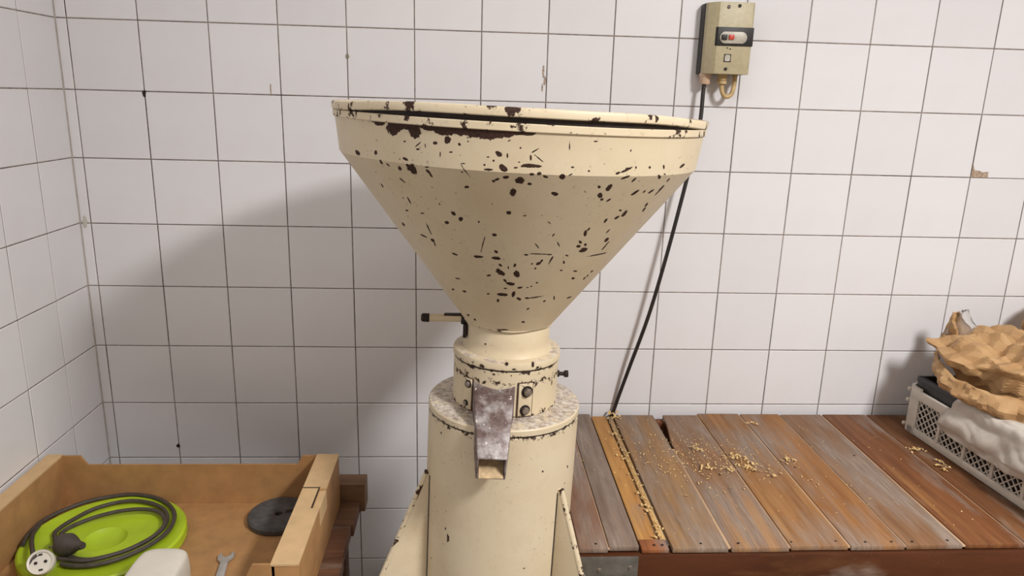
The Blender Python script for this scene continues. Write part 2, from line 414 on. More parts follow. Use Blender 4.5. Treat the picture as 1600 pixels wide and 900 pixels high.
# ------------------------------------------------------------------ the mill
TH = radians(1.6)
mill = tag(empty('grain_mill', (0.93662, -0.55, 0.0), (0, TH, 0)), 'cream enamelled grain mill with a wide chipped funnel hopper and short spout', 'mill')
CHIPS = [
    (-133.79,1.4876,1.14,0.0,-0.07,-0.0013), (-128.56,1.4812,1.0,-0.0028,-0.72,-0.003), (-124.13,1.4862,2.06,-0.0,-0.1,-0.0025), (-121.31,1.4802,0.88,0.0003,-0.05,-0.0035),
    (-118.43,1.4889,0.83,0.0003,-0.02,-0.0017), (-114.03,1.4852,1.37,-0.0001,-0.07,-0.0026), (-109.82,1.4871,1.86,0.0001,-0.03,-0.0021), (-105.78,1.4856,1.99,0.0001,-0.03,-0.0027),
    (-102.2,1.485,1.77,0.0005,0.01,-0.0024), (-99.74,1.4863,0.7,0.0002,0.01,-0.002), (-96.62,1.488,1.38,0.0,-0.0,-0.001), (-111.84,1.4734,0.89,0.0003,-0.02,-0.0048),
    (-115.34,1.4683,0.57,0.0002,-0.01,-0.0019), (-124.7,1.4667,0.43,0.0002,-0.02,-0.0011), (-120.58,1.4585,0.62,0.0002,-0.01,-0.0011), (-114.02,1.4549,0.2,0.0001,-0.02,-0.0035),
    (-98.68,1.461,0.79,-0.0019,-0.28,-0.0026), (-96.42,1.4591,0.25,0.0001,0.03,-0.0034), (-101.34,1.4559,0.33,0.0001,0.0,-0.0007), (-99.88,1.452,0.32,0.0001,0.01,-0.0014),
    (-106.49,1.4731,0.18,0.0001,0.0,-0.0009), (-96.17,1.4772,0.42,0.0009,0.07,-0.0008), (-145.73,1.4434,1.12,-0.0027,-0.86,-0.0017), (-136.04,1.4481,0.7,0.0003,-0.1,-0.003),
    (-124.7,1.4443,0.85,-0.0015,-0.24,-0.0015), (-123.42,1.432,0.41,-0.006,-1.33,-0.0032), (-124.54,1.4371,0.46,0.0002,-0.22,-0.0018), (-134.5,1.4362,-0.01,-0.003,-0.55,-0.0009),
    (-132.0,1.4336,0.43,-0.0019,-0.34,-0.0009), (-127.96,1.4311,0.05,-0.0029,-0.64,-0.0013), (-118.3,1.4315,0.55,-0.0025,-0.35,-0.0013), (-117.9,1.427,0.3,-0.0025,-0.28,-0.0009),
    (-118.23,1.4372,0.77,0.0003,-0.07,-0.0008), (-107.81,1.4458,0.64,-0.0,-0.01,-0.0007), (-102.14,1.446,0.33,0.0001,0.01,-0.0016), (-101.16,1.4406,1.32,0.0001,-0.01,-0.0016),
    (-97.29,1.4435,1.05,-0.0026,-0.3,-0.0028), (-92.47,1.4472,0.61,0.0002,0.02,-0.0012), (-94.42,1.4449,0.32,0.0001,0.01,-0.0008), (-96.7,1.4319,0.82,0.0003,0.0,-0.0021),
    (-98.96,1.4287,0.61,0.0013,0.08,-0.0012), (-93.05,1.4288,1.12,-0.0007,-0.08,-0.004), (-94.57,1.4128,0.88,0.0003,0.05,-0.0055), (-107.72,1.415,0.68,0.0003,-0.08,-0.0018),
    (-99.95,1.4257,0.39,-0.001,-0.13,-0.001), (-129.65,1.4145,0.75,-0.0031,-0.27,-0.0007), (-142.39,1.3998,-0.1,-0.0025,-0.51,-0.0007), (-131.51,1.3834,0.04,-0.0053,-0.35,-0.0006),
    (-118.75,1.386,0.32,-0.0013,-0.24,-0.0008), (-108.16,1.4349,0.36,0.0001,-0.04,-0.0009), (-136.33,1.367,1.02,0.0006,-0.34,-0.0015), (-107.45,1.438,1.05,-0.0074,-0.14,-0.0005),
    (-100.82,1.3937,0.2,0.0001,-0.02,-0.0009), (-117.96,1.4279,0.18,-0.0022,-0.24,-0.0007), (-120.42,1.4647,1.05,0.0038,0.11,-0.0005), (-118.28,1.4638,0.11,-0.0034,-0.17,-0.0002),
    (-111.04,1.4586,0.58,0.0002,-0.0,-0.0009), (-108.73,1.4689,0.29,-0.001,-0.2,-0.0011), (-90.05,1.4378,0.65,0.0002,0.04,-0.0017), (-88.2,1.4395,0.54,0.0001,0.04,-0.0021),
    (-86.31,1.4356,0.74,-0.0011,-0.05,-0.0016), (-90.29,1.4251,0.57,-0.0004,-0.02,-0.0017), (-81.89,1.4365,0.57,0.0021,0.54,-0.0031), (-80.01,1.4393,0.52,0.0013,0.1,-0.0008),
    (-90.87,1.4485,2.15,0.0005,0.03,-0.0023), (-88.52,1.4482,0.79,0.0002,0.03,-0.0016), (-90.58,1.4581,0.25,0.0001,0.06,-0.0038), (-88.5,1.4578,1.31,-0.0047,-0.08,-0.0006),
    (-94.24,1.445,0.5,0.0001,0.01,-0.001), (-79.68,1.4487,0.49,0.0001,0.03,-0.0012), (-82.79,1.4128,0.97,-0.0014,-0.04,-0.0023), (-75.1,1.4447,0.36,0.0,0.04,-0.0012),
    (-64.02,1.4464,1.56,0.0031,0.19,-0.0012), (-66.39,1.4428,0.72,0.0011,0.2,-0.0015), (-63.42,1.4486,0.85,0.0,0.06,-0.0013), (-60.72,1.4501,0.3,-0.0,0.09,-0.0018),
    (-55.64,1.4499,0.4,-0.0,0.09,-0.0015), (-49.59,1.4498,0.47,-0.0001,0.25,-0.0033), (-39.37,1.4498,1.39,0.0025,0.68,-0.0013), (-63.47,1.4372,1.23,0.0024,0.27,-0.0011),
    (-59.98,1.4334,0.39,0.0028,0.43,-0.0011), (-50.44,1.4368,0.76,-0.0001,0.81,-0.0032), (-48.5,1.4401,0.57,-0.0001,0.08,-0.001), (-44.01,1.4306,-0.0,0.0029,0.54,-0.0007),
    (-56.03,1.4144,0.81,0.0037,0.58,-0.0015), (-52.14,1.4154,0.27,0.0019,0.48,-0.001), (-48.58,1.4146,0.63,0.0026,0.59,-0.0012), (-44.08,1.416,0.2,0.008,0.63,-0.0009),
    (-70.25,1.4232,0.49,0.0,0.25,-0.0022), (-67.0,1.4226,0.27,0.0042,0.64,-0.0016), (-68.72,1.4118,0.82,-0.0,0.43,-0.0035), (-67.23,1.4055,0.49,0.0009,0.39,-0.0018),
    (-64.68,1.4041,0.54,0.0019,0.3,-0.001), (-44.74,1.3932,0.0,0.0031,0.8,-0.0011), (-43.68,1.3861,-0.01,0.0031,0.72,-0.001), (-56.94,1.3877,0.81,-0.0002,0.34,-0.0016),
    (-63.52,1.4712,0.23,-0.0003,-0.08,-0.0017), (-81.07,1.4749,0.15,0.0,0.14,-0.006), (-74.26,1.4814,0.58,0.0001,0.03,-0.0009), (-89.72,1.4669,0.88,0.0028,0.1,-0.0007),
    (-93.28,1.4694,0.21,0.0001,0.01,-0.001), (-93.42,1.4522,0.36,0.0001,0.01,-0.0009), (-114.64,1.3741,0.53,-0.0021,-0.51,-0.0019), (-112.44,1.367,0.48,-0.0018,-0.6,-0.0023),
    (-118.64,1.3586,0.75,-0.0007,-0.46,-0.0023), (-128.17,1.3677,1.09,0.0006,-0.22,-0.0013), (-146.74,1.3397,0.26,-0.0022,-1.16,-0.0015), (-135.42,1.3288,1.76,-0.0013,-0.48,-0.0012),
    (-129.2,1.3428,-0.26,-0.0105,-0.39,-0.0006), (-130.59,1.3244,0.68,-0.0021,-0.93,-0.0022), (-130.6,1.3186,-0.35,-0.0047,-0.45,-0.0006), (-105.9,1.331,1.4,0.0127,0.22,-0.0002),
    (-100.87,1.3472,0.8,0.0003,-0.04,-0.0021), (-95.73,1.383,0.73,0.0002,0.01,-0.0024), (-90.55,1.3795,0.68,0.0001,0.02,-0.0009), (-121.21,1.3073,1.51,-0.0011,-0.32,-0.0013),
    (-109.07,1.3086,2.35,0.0005,-0.17,-0.0021), (-100.75,1.3199,0.76,-0.0015,-0.3,-0.0019), (-100.9,1.3088,2.0,0.0002,-0.09,-0.0025), (-99.12,1.2975,0.93,-0.0017,-0.3,-0.0018),
    (-99.62,1.2853,2.12,-0.0038,-0.65,-0.0037), (-105.77,1.2772,1.39,0.0012,0.0,-0.0016), (-96.97,1.2702,0.9,-0.0023,-0.41,-0.0017), (-94.0,1.2654,2.4,-0.0007,-0.07,-0.0026),
    (-90.92,1.2834,1.5,0.0002,0.17,-0.0053), (-92.32,1.2991,0.49,-0.0009,-0.36,-0.0028), (-88.08,1.2589,1.57,0.0011,0.18,-0.0017), (-98.62,1.2437,3.97,0.0005,-0.07,-0.0027),
    (-91.54,1.2456,0.92,-0.0009,-0.44,-0.0051), (-87.51,1.2365,1.69,-0.0015,-0.14,-0.0023), (-102.06,1.2314,0.89,0.0002,-0.11,-0.0029), (-108.31,1.2425,1.04,0.0004,-0.11,-0.0014),
    (-96.8,1.256,0.89,0.0002,-0.0,-0.0012), (-126.8,1.2388,1.34,-0.0005,-0.79,-0.0021), (-138.44,1.2365,1.46,-0.0001,-1.07,-0.002), (-77.63,1.2398,5.99,0.0021,0.21,-0.0011),
    (-82.05,1.2386,1.47,-0.0,0.18,-0.0018), (-78.88,1.2172,1.02,0.0018,0.6,-0.0016), (-78.93,1.2682,0.67,-0.0,0.15,-0.0014), (-81.64,1.2614,0.74,0.0,0.1,-0.0011),
    (-83.6,1.2592,0.64,0.0,0.09,-0.0011), (-81.58,1.3029,1.03,0.0021,0.41,-0.0019), (-80.24,1.3081,0.42,0.0018,0.38,-0.0012), (-82.25,1.2945,0.49,0.0,0.14,-0.0017),
    (-84.41,1.3025,0.57,0.0,0.08,-0.0013), (-76.06,1.3089,0.3,0.0062,0.38,-0.0007), (-82.26,1.3195,3.95,-0.0003,0.06,-0.001), (-77.48,1.3188,1.33,-0.0,0.11,-0.0011),
    (-87.95,1.3176,0.84,0.0001,0.06,-0.0014), (-62.19,1.3239,1.67,0.0013,1.03,-0.0038), (-66.04,1.3316,0.97,-0.0002,0.37,-0.0023), (-62.89,1.3337,0.64,-0.0001,0.4,-0.0022),
    (-66.33,1.3533,0.71,-0.0005,0.48,-0.0045), (-66.32,1.339,0.99,-0.0017,-0.0,-0.0021), (-65.84,1.3593,0.17,0.0024,0.37,-0.0008), (-79.02,1.3508,0.28,0.0024,0.25,-0.0007),
    (-75.38,1.3353,1.23,-0.0055,-0.18,-0.0004), (-84.19,1.3331,1.21,-0.0045,-0.14,-0.0006), (-69.21,1.3162,1.02,-0.0012,0.06,-0.0013), (-68.91,1.3044,0.53,-0.0001,0.42,-0.0027),
    (-68.06,1.2899,0.97,-0.0002,0.24,-0.0014), (-58.5,1.2861,1.31,-0.0004,0.37,-0.0015), (-56.61,1.2726,1.35,-0.0005,0.68,-0.0024), (-50.5,1.3131,5.87,0.001,0.45,-0.0012),
    (-50.26,1.3286,0.18,0.0074,0.55,-0.0008), (-52.77,1.3392,0.12,0.0037,1.22,-0.002), (-55.67,1.3545,0.32,0.0033,0.45,-0.0009), (-56.27,1.3762,0.58,0.0024,0.53,-0.0013),
    (-53.75,1.382,0.34,0.0039,0.92,-0.0018), (-60.58,1.3725,0.16,0.0029,0.59,-0.0012), (-44.66,1.2311,2.55,0.0005,1.2,-0.0017), (-61.34,1.2364,0.61,-0.0002,1.47,-0.0052),
    (-68.22,1.2315,0.82,0.0015,0.6,-0.0014), (-148.85,1.1639,14.87,-0.001,-5.71,-0.0042), (-132.89,1.1654,7.09,-0.0005,-1.88,-0.0026), (-122.39,1.1657,4.36,0.0003,-0.67,-0.0016),
    (-99.19,1.1715,6.82,0.001,-0.03,-0.0013), (-140.2,1.188,1.7,-0.0006,-1.92,-0.0022), (-132.96,1.1823,1.51,-0.0008,-1.34,-0.0018), (-78.9,1.1897,1.7,-0.0001,0.3,-0.0018),
    (-81.96,1.3704,0.81,-0.0024,-0.08,-0.0007), (-105.99,1.3656,0.3,0.0001,-0.05,-0.0013), (-127.12,1.262,1.85,0.0002,-0.33,-0.0012), (-95.36,1.2942,0.32,0.0001,0.02,-0.0023),
    (-43.48,1.28,0.22,0.002,0.96,-0.0012), (-45.43,1.2682,0.01,0.0023,0.93,-0.0011), (-43.93,1.272,-0.01,0.0023,0.98,-0.0011),
]

# bare iron band where the enamel has peeled below the rim
EXTRA = [(-133.5, 1.4872, 2.6, 0, 0, .0035), (-128.5, 1.4820, 2.2, 0, .3, .0085), (-124.0, 1.4862, 4.0, 0, 0, .0048), (-121.3, 1.4815, 2.0, 0, 0, .0100),
         (-116.5, 1.4868, 3.0, 0, 0, .0040), (-112.5, 1.4845, 3.2, 0, 0, .0062), (-107.5, 1.4855, 4.0, 0, 0, .0055), (-102.5, 1.4840, 4.2, 0, 0, .0070), (-98.0, 1.4855, 3.0, 0, 0, .0055), (-93.5, 1.4875, 3.5, 0, 0, .0030)]
def hopper_mesh():
    az = np.concatenate([np.linspace(-188, 8, 900), np.linspace(8, 172, 60)[1:-1]])
    ROWS = [(0.0745 + (0.277 - 0.0745) * t, 1.168 + (1.4385 - 1.168) * t) for t in np.linspace(0, 1, 280)]
    ROWS += [(0.277 + 0.0065 * t, 1.4385 + 0.05 * t) for t in np.linspace(0, 1, 50)[1:]]
    nF = len(ROWS)
    ROWS += [(0.279, 1.4885), (0.2725, 1.4385), (0.070, 1.168)]
    ROWS = np.array(ROWS); na, nr = len(az), len(ROWS); A = np.radians(az)
    V = np.empty((na, nr, 3)); V[:, :, 0] = np.cos(A)[:, None] * ROWS[None, :, 0]; V[:, :, 1] = np.sin(A)[:, None] * ROWS[None, :, 0]; V[:, :, 2] = ROWS[None, :, 1]
    wear = np.zeros((na, nr)); zs = ROWS[:nF, 1]
    for ca, cs, ua, us, va, vs_ in CHIPS + EXTRA:
        ua, us, va, vs_ = 1.08 * ua, 1.08 * us, 1.08 * va, 1.08 * vs_
        ea = 2.2 * (abs(ua) + abs(va)); es = 2.2 * (abs(us) + abs(vs_))
        ia = np.where(np.abs(az - ca) < ea)[0]; iz = np.where(np.abs(zs - cs) < es)[0]
        if not len(ia) or not len(iz): continue
        da = az[ia][:, None] - ca; dz = zs[iz][None, :] - cs; det = ua * vs_ - us * va
        if abs(det) < 1e-9: continue
        p = (da * vs_ - dz * va) / det; q = (dz * ua - da * us) / det
        w = np.clip(1.0 - 0.5 * np.sqrt(p * p + q * q), 0, 1)
        sub = np.ix_(ia, iz); wear[sub] = np.maximum(wear[sub], w)
    i = np.arange(na)[:, None]; j = np.arange(nr - 1)[None, :]; i2 = (i + 1) % na
    F = np.stack([i*nr + j, i2*nr + j, i2*nr + j + 1, i*nr + j + 1], -1).reshape(-1, 4)
    me = bpy.data.meshes.new('hopper'); nf = len(F)
    me.vertices.add(na * nr); me.vertices.foreach_set('co', V.reshape(-1).astype(np.float32))
    me.loops.add(nf * 4); me.loops.foreach_set('vertex_index', F.reshape(-1).astype(np.int32))
    me.polygons.add(nf); me.polygons.foreach_set('loop_start', np.arange(0, nf * 4, 4, dtype=np.int32))
    me.update(calc_edges=True); me.validate()
    at = me.attributes.new('wear', 'FLOAT', 'POINT'); at.data.foreach_set('value', wear.reshape(-1).astype(np.float32))
    return finish(me, 25)
hopper = link('hopper', hopper_mesh(), M_CREAM, mill)
link('hopper_rim', lathe([(.279, 1.4885), (.2855, 1.4885), (.2865, 1.4895), (.2865, 1.4975), (.2855, 1.4985), (.279, 1.4985)], 128, 35, True), M_CREAM_RIM, hopper)
link('slit_shade', lathe([(.270, 1.490), (.2805, 1.490), (.2805, 1.508), (.270, 1.508)], 96, 35, True), M_IRON, hopper)  # dark ring added to paint the slit under the lid black with shade
lid_me = lathe([(0, 1.5105), (.268, 1.5095), (.272, 1.5105), (.284, 1.5105), (.2872, 1.5095), (.2884, 1.5065), (.288, 1.5), (.2865, 1.4988), (.2820, 1.4988), (.2815, 1.5055), (0, 1.5055)], 160, 35)
for v in lid_me.vertices:
    t = min(1.0, max(0.0, (-v.co.y / .288 - .42) / .5)); v.co.z += 0.0066 * t * t * (3 - 2 * t)
link('lid', lid_me, M_CREAM_RIM, mill)
link('neck', lathe([(.064, 1.180), (.0705, 1.172), (.0703, 1.136), (.0716, 1.128), (.076, 1.121), (.060, 1.119)], 96, 60), M_CREAM_BODY, mill)
link('neck_weld', tube(smooth_path([(.0735 * cos(a), .0735 * sin(a), 1.169 + .0012 * sin(5*a)) for a in np.linspace(0, 2*pi, 25)[:-1]], 4, True), .0022, 6), M_CREAM_RIM, mill)
link('collar', lathe([(.060, 1.1215), (.086, 1.1205), (.0900, 1.1190), (.0912, 1.1165), (.0912, 1.1085), (.0900, 1.1068), (.060, 1.1068)], 96, 35, True), M_CREAM_COLLAR, mill)
link('seam_shade', lathe([(.06, 1.1042), (.0890, 1.1042), (.0890, 1.1068), (.06, 1.1068)], 96, 35, True), M_IRON, mill)  # dark ring stands in for the shade inside the gap
link('upper_housing', lathe([(.06, 1.1045), (.0885, 1.1045), (.0893, 1.1035), (.0893, 1.020), (.06, 1.020)], 96, 35, True), M_CREAM_COLLAR, mill)
link('shoulder_flange', lathe([(.06, 1.0265), (.089, 1.0262), (.122, 1.0250), (.1285, 1.0235), (.1302, 1.021), (.1302, 1.0125), (.1290, 1.0112), (.06, 1.0112)], 128, 30, True), M_CREAM_FLOUR, mill)
link('seam_shade', lathe([(.06, 1.0092), (.1288, 1.0092), (.1288, 1.0112), (.06, 1.0112)], 96, 35, True), M_IRON, mill)  # dark ring again painting the shade of a gap
link('body', lathe([(0, 1.0095), (.1285, 1.0095), (.1298, 1.0082), (.1300, .92), (.1300, .40), (.1300, .03), (.150, .03), (.150, .004), (0, .004)], 128, 35), M_CREAM_BODY, mill)
M_CHIP = simple('bare_dark_iron', srgb(58, 38, 30), 0.8, 0, 0.3, 200, 0.2)
def rust_spot(az, zc, rad, w, h, seed):
    rr = random.Random(seed); n = 12; vs = []; r_ = rad + .00035
    for i in range(n):
        a = 2 * pi * i / n; q = rr.uniform(.6, 1.15); t = radians(az) + w * cos(a) * q / rad
        vs.append((r_ * cos(t), r_ * sin(t), zc + h * sin(a) * q))
    vs += [(x * (rad - .001) / r_, y * (rad - .001) / r_, z_) for x, y, z_ in vs]
    link('bare_patch', mesh(vs, [tuple(range(n))] + [(i, n + i, n + (i + 1) % n, (i + 1) % n) for i in range(n)]), M_CHIP, mill)
for i, sp_ in enumerate([(-132.2, 0.8077, 0.1301, 0.0028, 0.0085), (-61.7, 0.9457, 0.1301, 0.0018, 0.0018), (-33.3, 0.932, 0.1301, 0.002, 0.0035), (-152.6, 0.7435, 0.1301, 0.0014, 0.0014), (-144.2, 0.9907, 0.1301, 0.0018, 0.0018), (-71.7, 0.7711, 0.1301, 0.003, 0.001), (-135.2, 0.8228, 0.1301, 0.0012, 0.003), (-36.2, 0.9038, 0.1301, 0.0013, 0.0013), (-97.3, 0.9625, 0.1301, 0.001, 0.001), (-123.6, 1.1407, 0.0706, 0.0026, 0.0013), (-105.8, 1.0994, 0.0894, 0.0026, 0.002), (-87.7, 1.0994, 0.0894, 0.0012, 0.0012), (-33.5, 1.0734, 0.0894, 0.0016, 0.005), (-27.8, 1.0819, 0.0894, 0.0016, 0.004), (-69.1, 1.1046, 0.0894, 0.0024, 0.0055), (-93.0, 1.1199, 0.0913, 0.003, 0.003), (-118.6, 1.1106, 0.0913, 0.004, 0.0035), (-65.5, 1.1172, 0.0913, 0.0026, 0.0055), (-85.7, 1.1111, 0.0913, 0.004, 0.0015), (-59.8, 1.111, 0.0913, 0.003, 0.002)]): rust_spot(*sp_, 40 + i)
def fin(az):
    t = .0045
    poly = [(.122, .900), (.134, .900), (.2335, .645), (.2335, .012), (.205, .006), (.122, .2)]
    me = prism(poly, -t, t, 0.0012, axis='y')
    f = link('fin', me, M_CREAM_BODY, mill); f.rotation_euler = (0, 0, radians(az))
    ed = [(.1335, 0, .9005), (.2345, 0, .6445)]
    link('worn_edge', tube([Vector(p) for p in ed], .0052, 8), M_CREAM_RIM, f)
    link('weld_gap', box(.1275, .1312, -.0058, .0058, .02, .894), M_IRON, f)
    link('foot', box(.18, .25, -.02, .02, .003, .012, .002), M_CREAM_BODY, f)
    lug = link('lug', box(.222, .252, -.010, .010, .636, .650, .003), M_CREAM_RIM, f)
for a in (197, -43, 77): fin(a)

def spout_mesh():
    # rectangular tapering tube, hollow at the mouth; top row / mouth row as (x, y, s)
    t = .0022
    def ring(tl, tr, bl, br, ins=0.0):
        return [Vector(tl) + Vector((ins, 0, -ins)), Vector(tr) + Vector((-ins, 0, -ins)), Vector(br) + Vector((-ins, 0, ins)), Vector(bl) + Vector((ins, 0, ins))]
    root = ((-.056, -.066, 1.083), (.0115, -.084, 1.085), (-.056, -.066, 1.022), (.0115, -.084, 1.022))
    knee = ((-.0545, -.098, 1.066), (.0085, -.104, 1.067), (-.0545, -.098, 1.010), (.0085, -.104, 1.010))
    mouth = ((-.0465, -.174, .998), (-.0015, -.176, .998), (-.0485, -.170, .961), (-.0030, -.172, .961))
    R = [ring(*root), ring(*knee), ring(*mouth), ring(*mouth, t), [p + Vector((0, .06, .045)) for p in ring(*mouth, t)]]
    vs = [p for q in R for p in q]; fs = []
    for L in range(4):
        for i in range(4):
            j = (i + 1) % 4; fs.append((L*4 + i, L*4 + j, L*4 + 4 + j, L*4 + 4 + i))
    fs.append((16, 17, 18, 19)); fs.append((3, 2, 1, 0))
    bm = bmesh.new(); m = mesh(vs, fs); bm.from_mesh(m); bmesh.ops.recalc_face_normals(bm, faces=bm.faces)
    outer = [e for e in bm.edges if e.calc_length() > .03]
    bmesh.ops.bevel(bm, geom=outer, offset=.0012, segments=2, profile=.5, affect='EDGES')
    return from_bm(bm, 45)
spout = link('spout', spout_mesh(), M_SPOUT, mill); spout['label'] = 'floury bare steel discharge spout'
link('lit_spout_floor', prism([(-.176 + .0030, .9645), (-.120, .9995), (-.120, .9960), (-.176 + .0030, .9632)], -.0440, -.0062, axis='x'), simple('tan_lit_floor', srgb(196, 170, 132), .9, 0, .15, 120, .4), spout)  # tan layer paints the light on the spout floor into the colour
def bolt_me(r=.0062, h=.006):
    bm = bmesh.new(); vs0 = [bm.verts.new((r * cos(i*pi/3), r * sin(i*pi/3), 0)) for i in range(6)]; vs1 = [bm.verts.new((r * cos(i*pi/3), r * sin(i*pi/3), h)) for i in range(6)]
    bm.faces.new(vs1); bm.faces.new(vs0[::-1])
    for i in range(6): bm.faces.new((vs0[i], vs0[(i+1) % 6], vs1[(i+1) % 6], vs1[i]))
    bmesh.ops.bevel(bm, geom=[e for e in bm.edges], offset=.0008, segments=2, profile=.5, affect='EDGES')
    return from_bm(bm, 40)
BOLT = bolt_me(); BOLT.materials.append(M_BOLT)
def bracket(az, w, z0, z1, bolts):
    e = link('bracket', box(-w/2, w/2, -.002, .003, z0, z1, .001), M_CREAM_COLLAR, mill)
    e.location = (.0905 * cos(radians(az)), .0905 * sin(radians(az)), 0); e.rotation_euler = (0, 0, radians(az + 90))
    link('backing', box(-w/2 - .0012, w/2 + .0014, -.0002, .0035, z0 - .0015, z1 + .001), M_RUST, e)
    for bx, bz, s in bolts:
        b = link('bolt', BOLT, None, e); b.location = (bx, -.0018, bz); b.rotation_euler = (pi/2, .3, 0); b.scale = (s, s, s)
        link('washer', cyl((bx, -.0030, bz), (bx, -.0015, bz), .0085 * s, 18), M_IRON, e)
bracket(-135, .018, 1.030, 1.083, [(.002, 1.074, .8), (-.002, 1.040, .6)])
bracket(-72, .024, 1.029, 1.086, [(.002, 1.072, 1.15), (.000, 1.040, 1.05)])
rod = link('gate_handle', cyl((-.141, -.006, 1.1655), (-.070, -.004, 1.1665), .0066, 20), M_CREAM_RIM, mill)
gc_ = link('grip_cap', lathe([(0, 0), (.005, .0005), (.0072, .003), (.0074, .013), (.0064, .0145), (0, .0145)], 20), M_IRON, rod)
gc_.location = (-.147, -.006, 1.1655); gc_.rotation_euler = (0, pi/2, 0)
link('bare_iron', prism([(-.110, 1.1700), (-.070, 1.1712), (-.070, 1.1742), (-.108, 1.1730)], -.0095, .002, .001, axis='y'), M_IRON, rod)
gp = link('gate_plate', box(-.0760, -.0700, -.022, .022, 1.137, 1.160, .001), M_IRON, mill)
link('gate_block', box(-.080, -.066, -.012, .012, 1.157, 1.176, .002), M_IRON, mill)
pb = link('pinch_bolt', cyl((.086, -.004, 1.0725), (.103, -.004, 1.0725), .0035, 12), M_IRON, mill)
h = link('bolt_head', bolt_me(.0066, .007), M_IRON, pb); h.location = (.101, -.004, 1.0725); h.rotation_euler = (0, pi/2, 0)
nt_ = link('nut', lathe([(0, 0), (.0062, 0), (.0062, .004), (0, .004)], 6, 20), M_IRON, pb)
nt_.location = (.0885, -.004, 1.0725); nt_.rotation_euler = (0, pi/2, 0)

# ------------------------------------------------------------------ slatted table
table = tag(empty('slatted_table', (1.105, -0.6, 0)), 'low heavy table of worn brown planks covered in pale flakes', 'table')
def put(o, parent): o.location = Vector(o.location) - parent.location; return o
PL = [  # x0, x1, tone, worn?, z top, y front
    (1.105, 1.1575, (136, 100, 80), 1, .7500, -.592), (1.1600, 1.2145, (136, 118, 106), 1, .7510, -.588),
    (1.2190, 1.2570, (196, 146, 84), 2, .7440, -.560),
    (1.2745, 1.3780, (158, 122, 82), 1, .7500, -.594), (1.3835, 1.4915, (150, 112, 78), 1, .7490, -.593),
    (1.4950, 1.6030, (158, 114, 70), 1, .7505, -.591), (1.6075, 1.7105, (160, 112, 66), 1, .7500, -.592),
    (1.7140, 1.8225, (146, 110, 80), 1, .7495, -.590), (1.8275, 1.9420, (126, 80, 48), 0, .7500, -.590),
    (1.9455, 2.0560, (116, 76, 46), 0, .7495, -.588), (2.0600, 2.1700, (150, 100, 58), 0, .7500, -.591), (2.1740, 2.2850, (146, 96, 54), 0, .7500, -.590),
    (2.2890, 2.3990, (150, 98, 54), 1, .7500, -.590), (2.4030, 2.5150, (150, 98, 54), 1, .7500, -.590), (2.5190, 2.6300, (150, 98, 54), 0, .7500, -.590)]
rp = random.Random(3)
for x0, x1, tone, kind, zt, yf in PL:
    xm = (x0 + x1) / 2; yb = -.018 + rp.uniform(-.006, .002)
    if 1.38 < x0 < 1.39: poly = [(x0, yf), (x1, yf), (x1, yb), (x0 + .020, yb), (x0 + .016, -.08), (x0 + .002, -.17), (x0, -.20)]
    else: poly = [(x0, yf), (x1, yf), (x1, yb), (x0, yb)]
    o = link('plank', prism([(u - xm, v + .3) for u, v in poly], -.0105, 0, .0024), M_PLANK_RAW if kind != 1 else M_PLANK, table)
    o.location = (xm - 1.105, -.3 + .6, zt); o.rotation_euler = (0, rp.uniform(-.006, .006), 0); o.color = srgb(*tone)
for (xa, xb) in ((1.1575, 1.1600), (1.3780, 1.3835), (1.4915, 1.4950), (1.6030, 1.6075), (1.7105, 1.7140), (1.8225, 1.8275), (1.9420, 1.9455)):
    w_ = (xb - xa) / 2 + .0012; y0_ = -.38 if 1.37 < xa < 1.38 else -.02
    o = link('joint_filler', box(-w_, w_, -.289, .28 + (-.19 if 1.37 < xa < 1.38 else 0), -.004, 0, .0008), M_PLANK_RAW, table); o.location = ((xa + xb) / 2 - 1.105, .3, .7472); o.color = srgb(196, 164, 132)
o = link('filler_strip', box(-.0055, .0055, -.26, .27, -.009, 0, .001), M_PLANK_RAW, table); o.location = (1.2655 - 1.105, .3, .7465); o.color = srgb(205, 168, 112)
o = link('end_block', box(-.0255, .0255, -.016, .016, -.010, 0, .003), M_PLANK_RAW, table); o.location = (1.2435 - 1.105, .0225, .7485); o.color = srgb(150, 92, 56)
mA = mat_plank('stained_apron_wood', 0.0)
def beam(name, x0, x1, y0, y1, z0, z1, tone, mat=None):
    # long side lies on local Y so that the grain runs along it
    lx, ly_, cx, cy, cz = x1 - x0, y1 - y0, (x0 + x1)/2, (y0 + y1)/2, (z0 + z1)/2
    if lx > ly_:
        o = link(name, box(-ly_/2, ly_/2, -lx/2, lx/2, -(z1-z0)/2, (z1-z0)/2, .002), mat or mA, None); o.rotation_euler = (0, 0, pi/2)
    else: o = link(name, box(-lx/2, lx/2, -ly_/2, ly_/2, -(z1-z0)/2, (z1-z0)/2, .002), mat or mA, None)
    o.location = (cx, cy, cz); o.color = srgb(*tone); return o
def tb(*a, **k):
    o = beam(*a, **k); o.parent = table; o.location = Vector(o.location) - Vector(table.location); return o
tb('apron', 1.107, 2.628, -.596, -.566, .600, .7375, (86, 46, 22))
tb('back_rail', 1.107, 2.628, -.048, -.020, .600, .7370, (120, 70, 38))
tb('side_rail', 1.107, 1.135, -.565, -.049, .600, .7370, (118, 96, 76)); tb('side_rail', 2.600, 2.628, -.565, -.049, .600, .7370, (118, 76, 46))
tb('cross_beam', 1.60, 1.66, -.565, -.049, .64, .7365, (110, 70, 40)); tb('cross_beam', 2.10, 2.16, -.565, -.049, .64, .7365, (110, 70, 40))
for lx in (1.136, 2.53):
    for lyy in (-.565, -.119): 
        o = link('leg', box(lx, lx + .07, lyy, lyy + .07, 0, .7365, .003), mA, table); o.location = (-1.105, .6, 0); o.color = srgb(120, 72, 40)
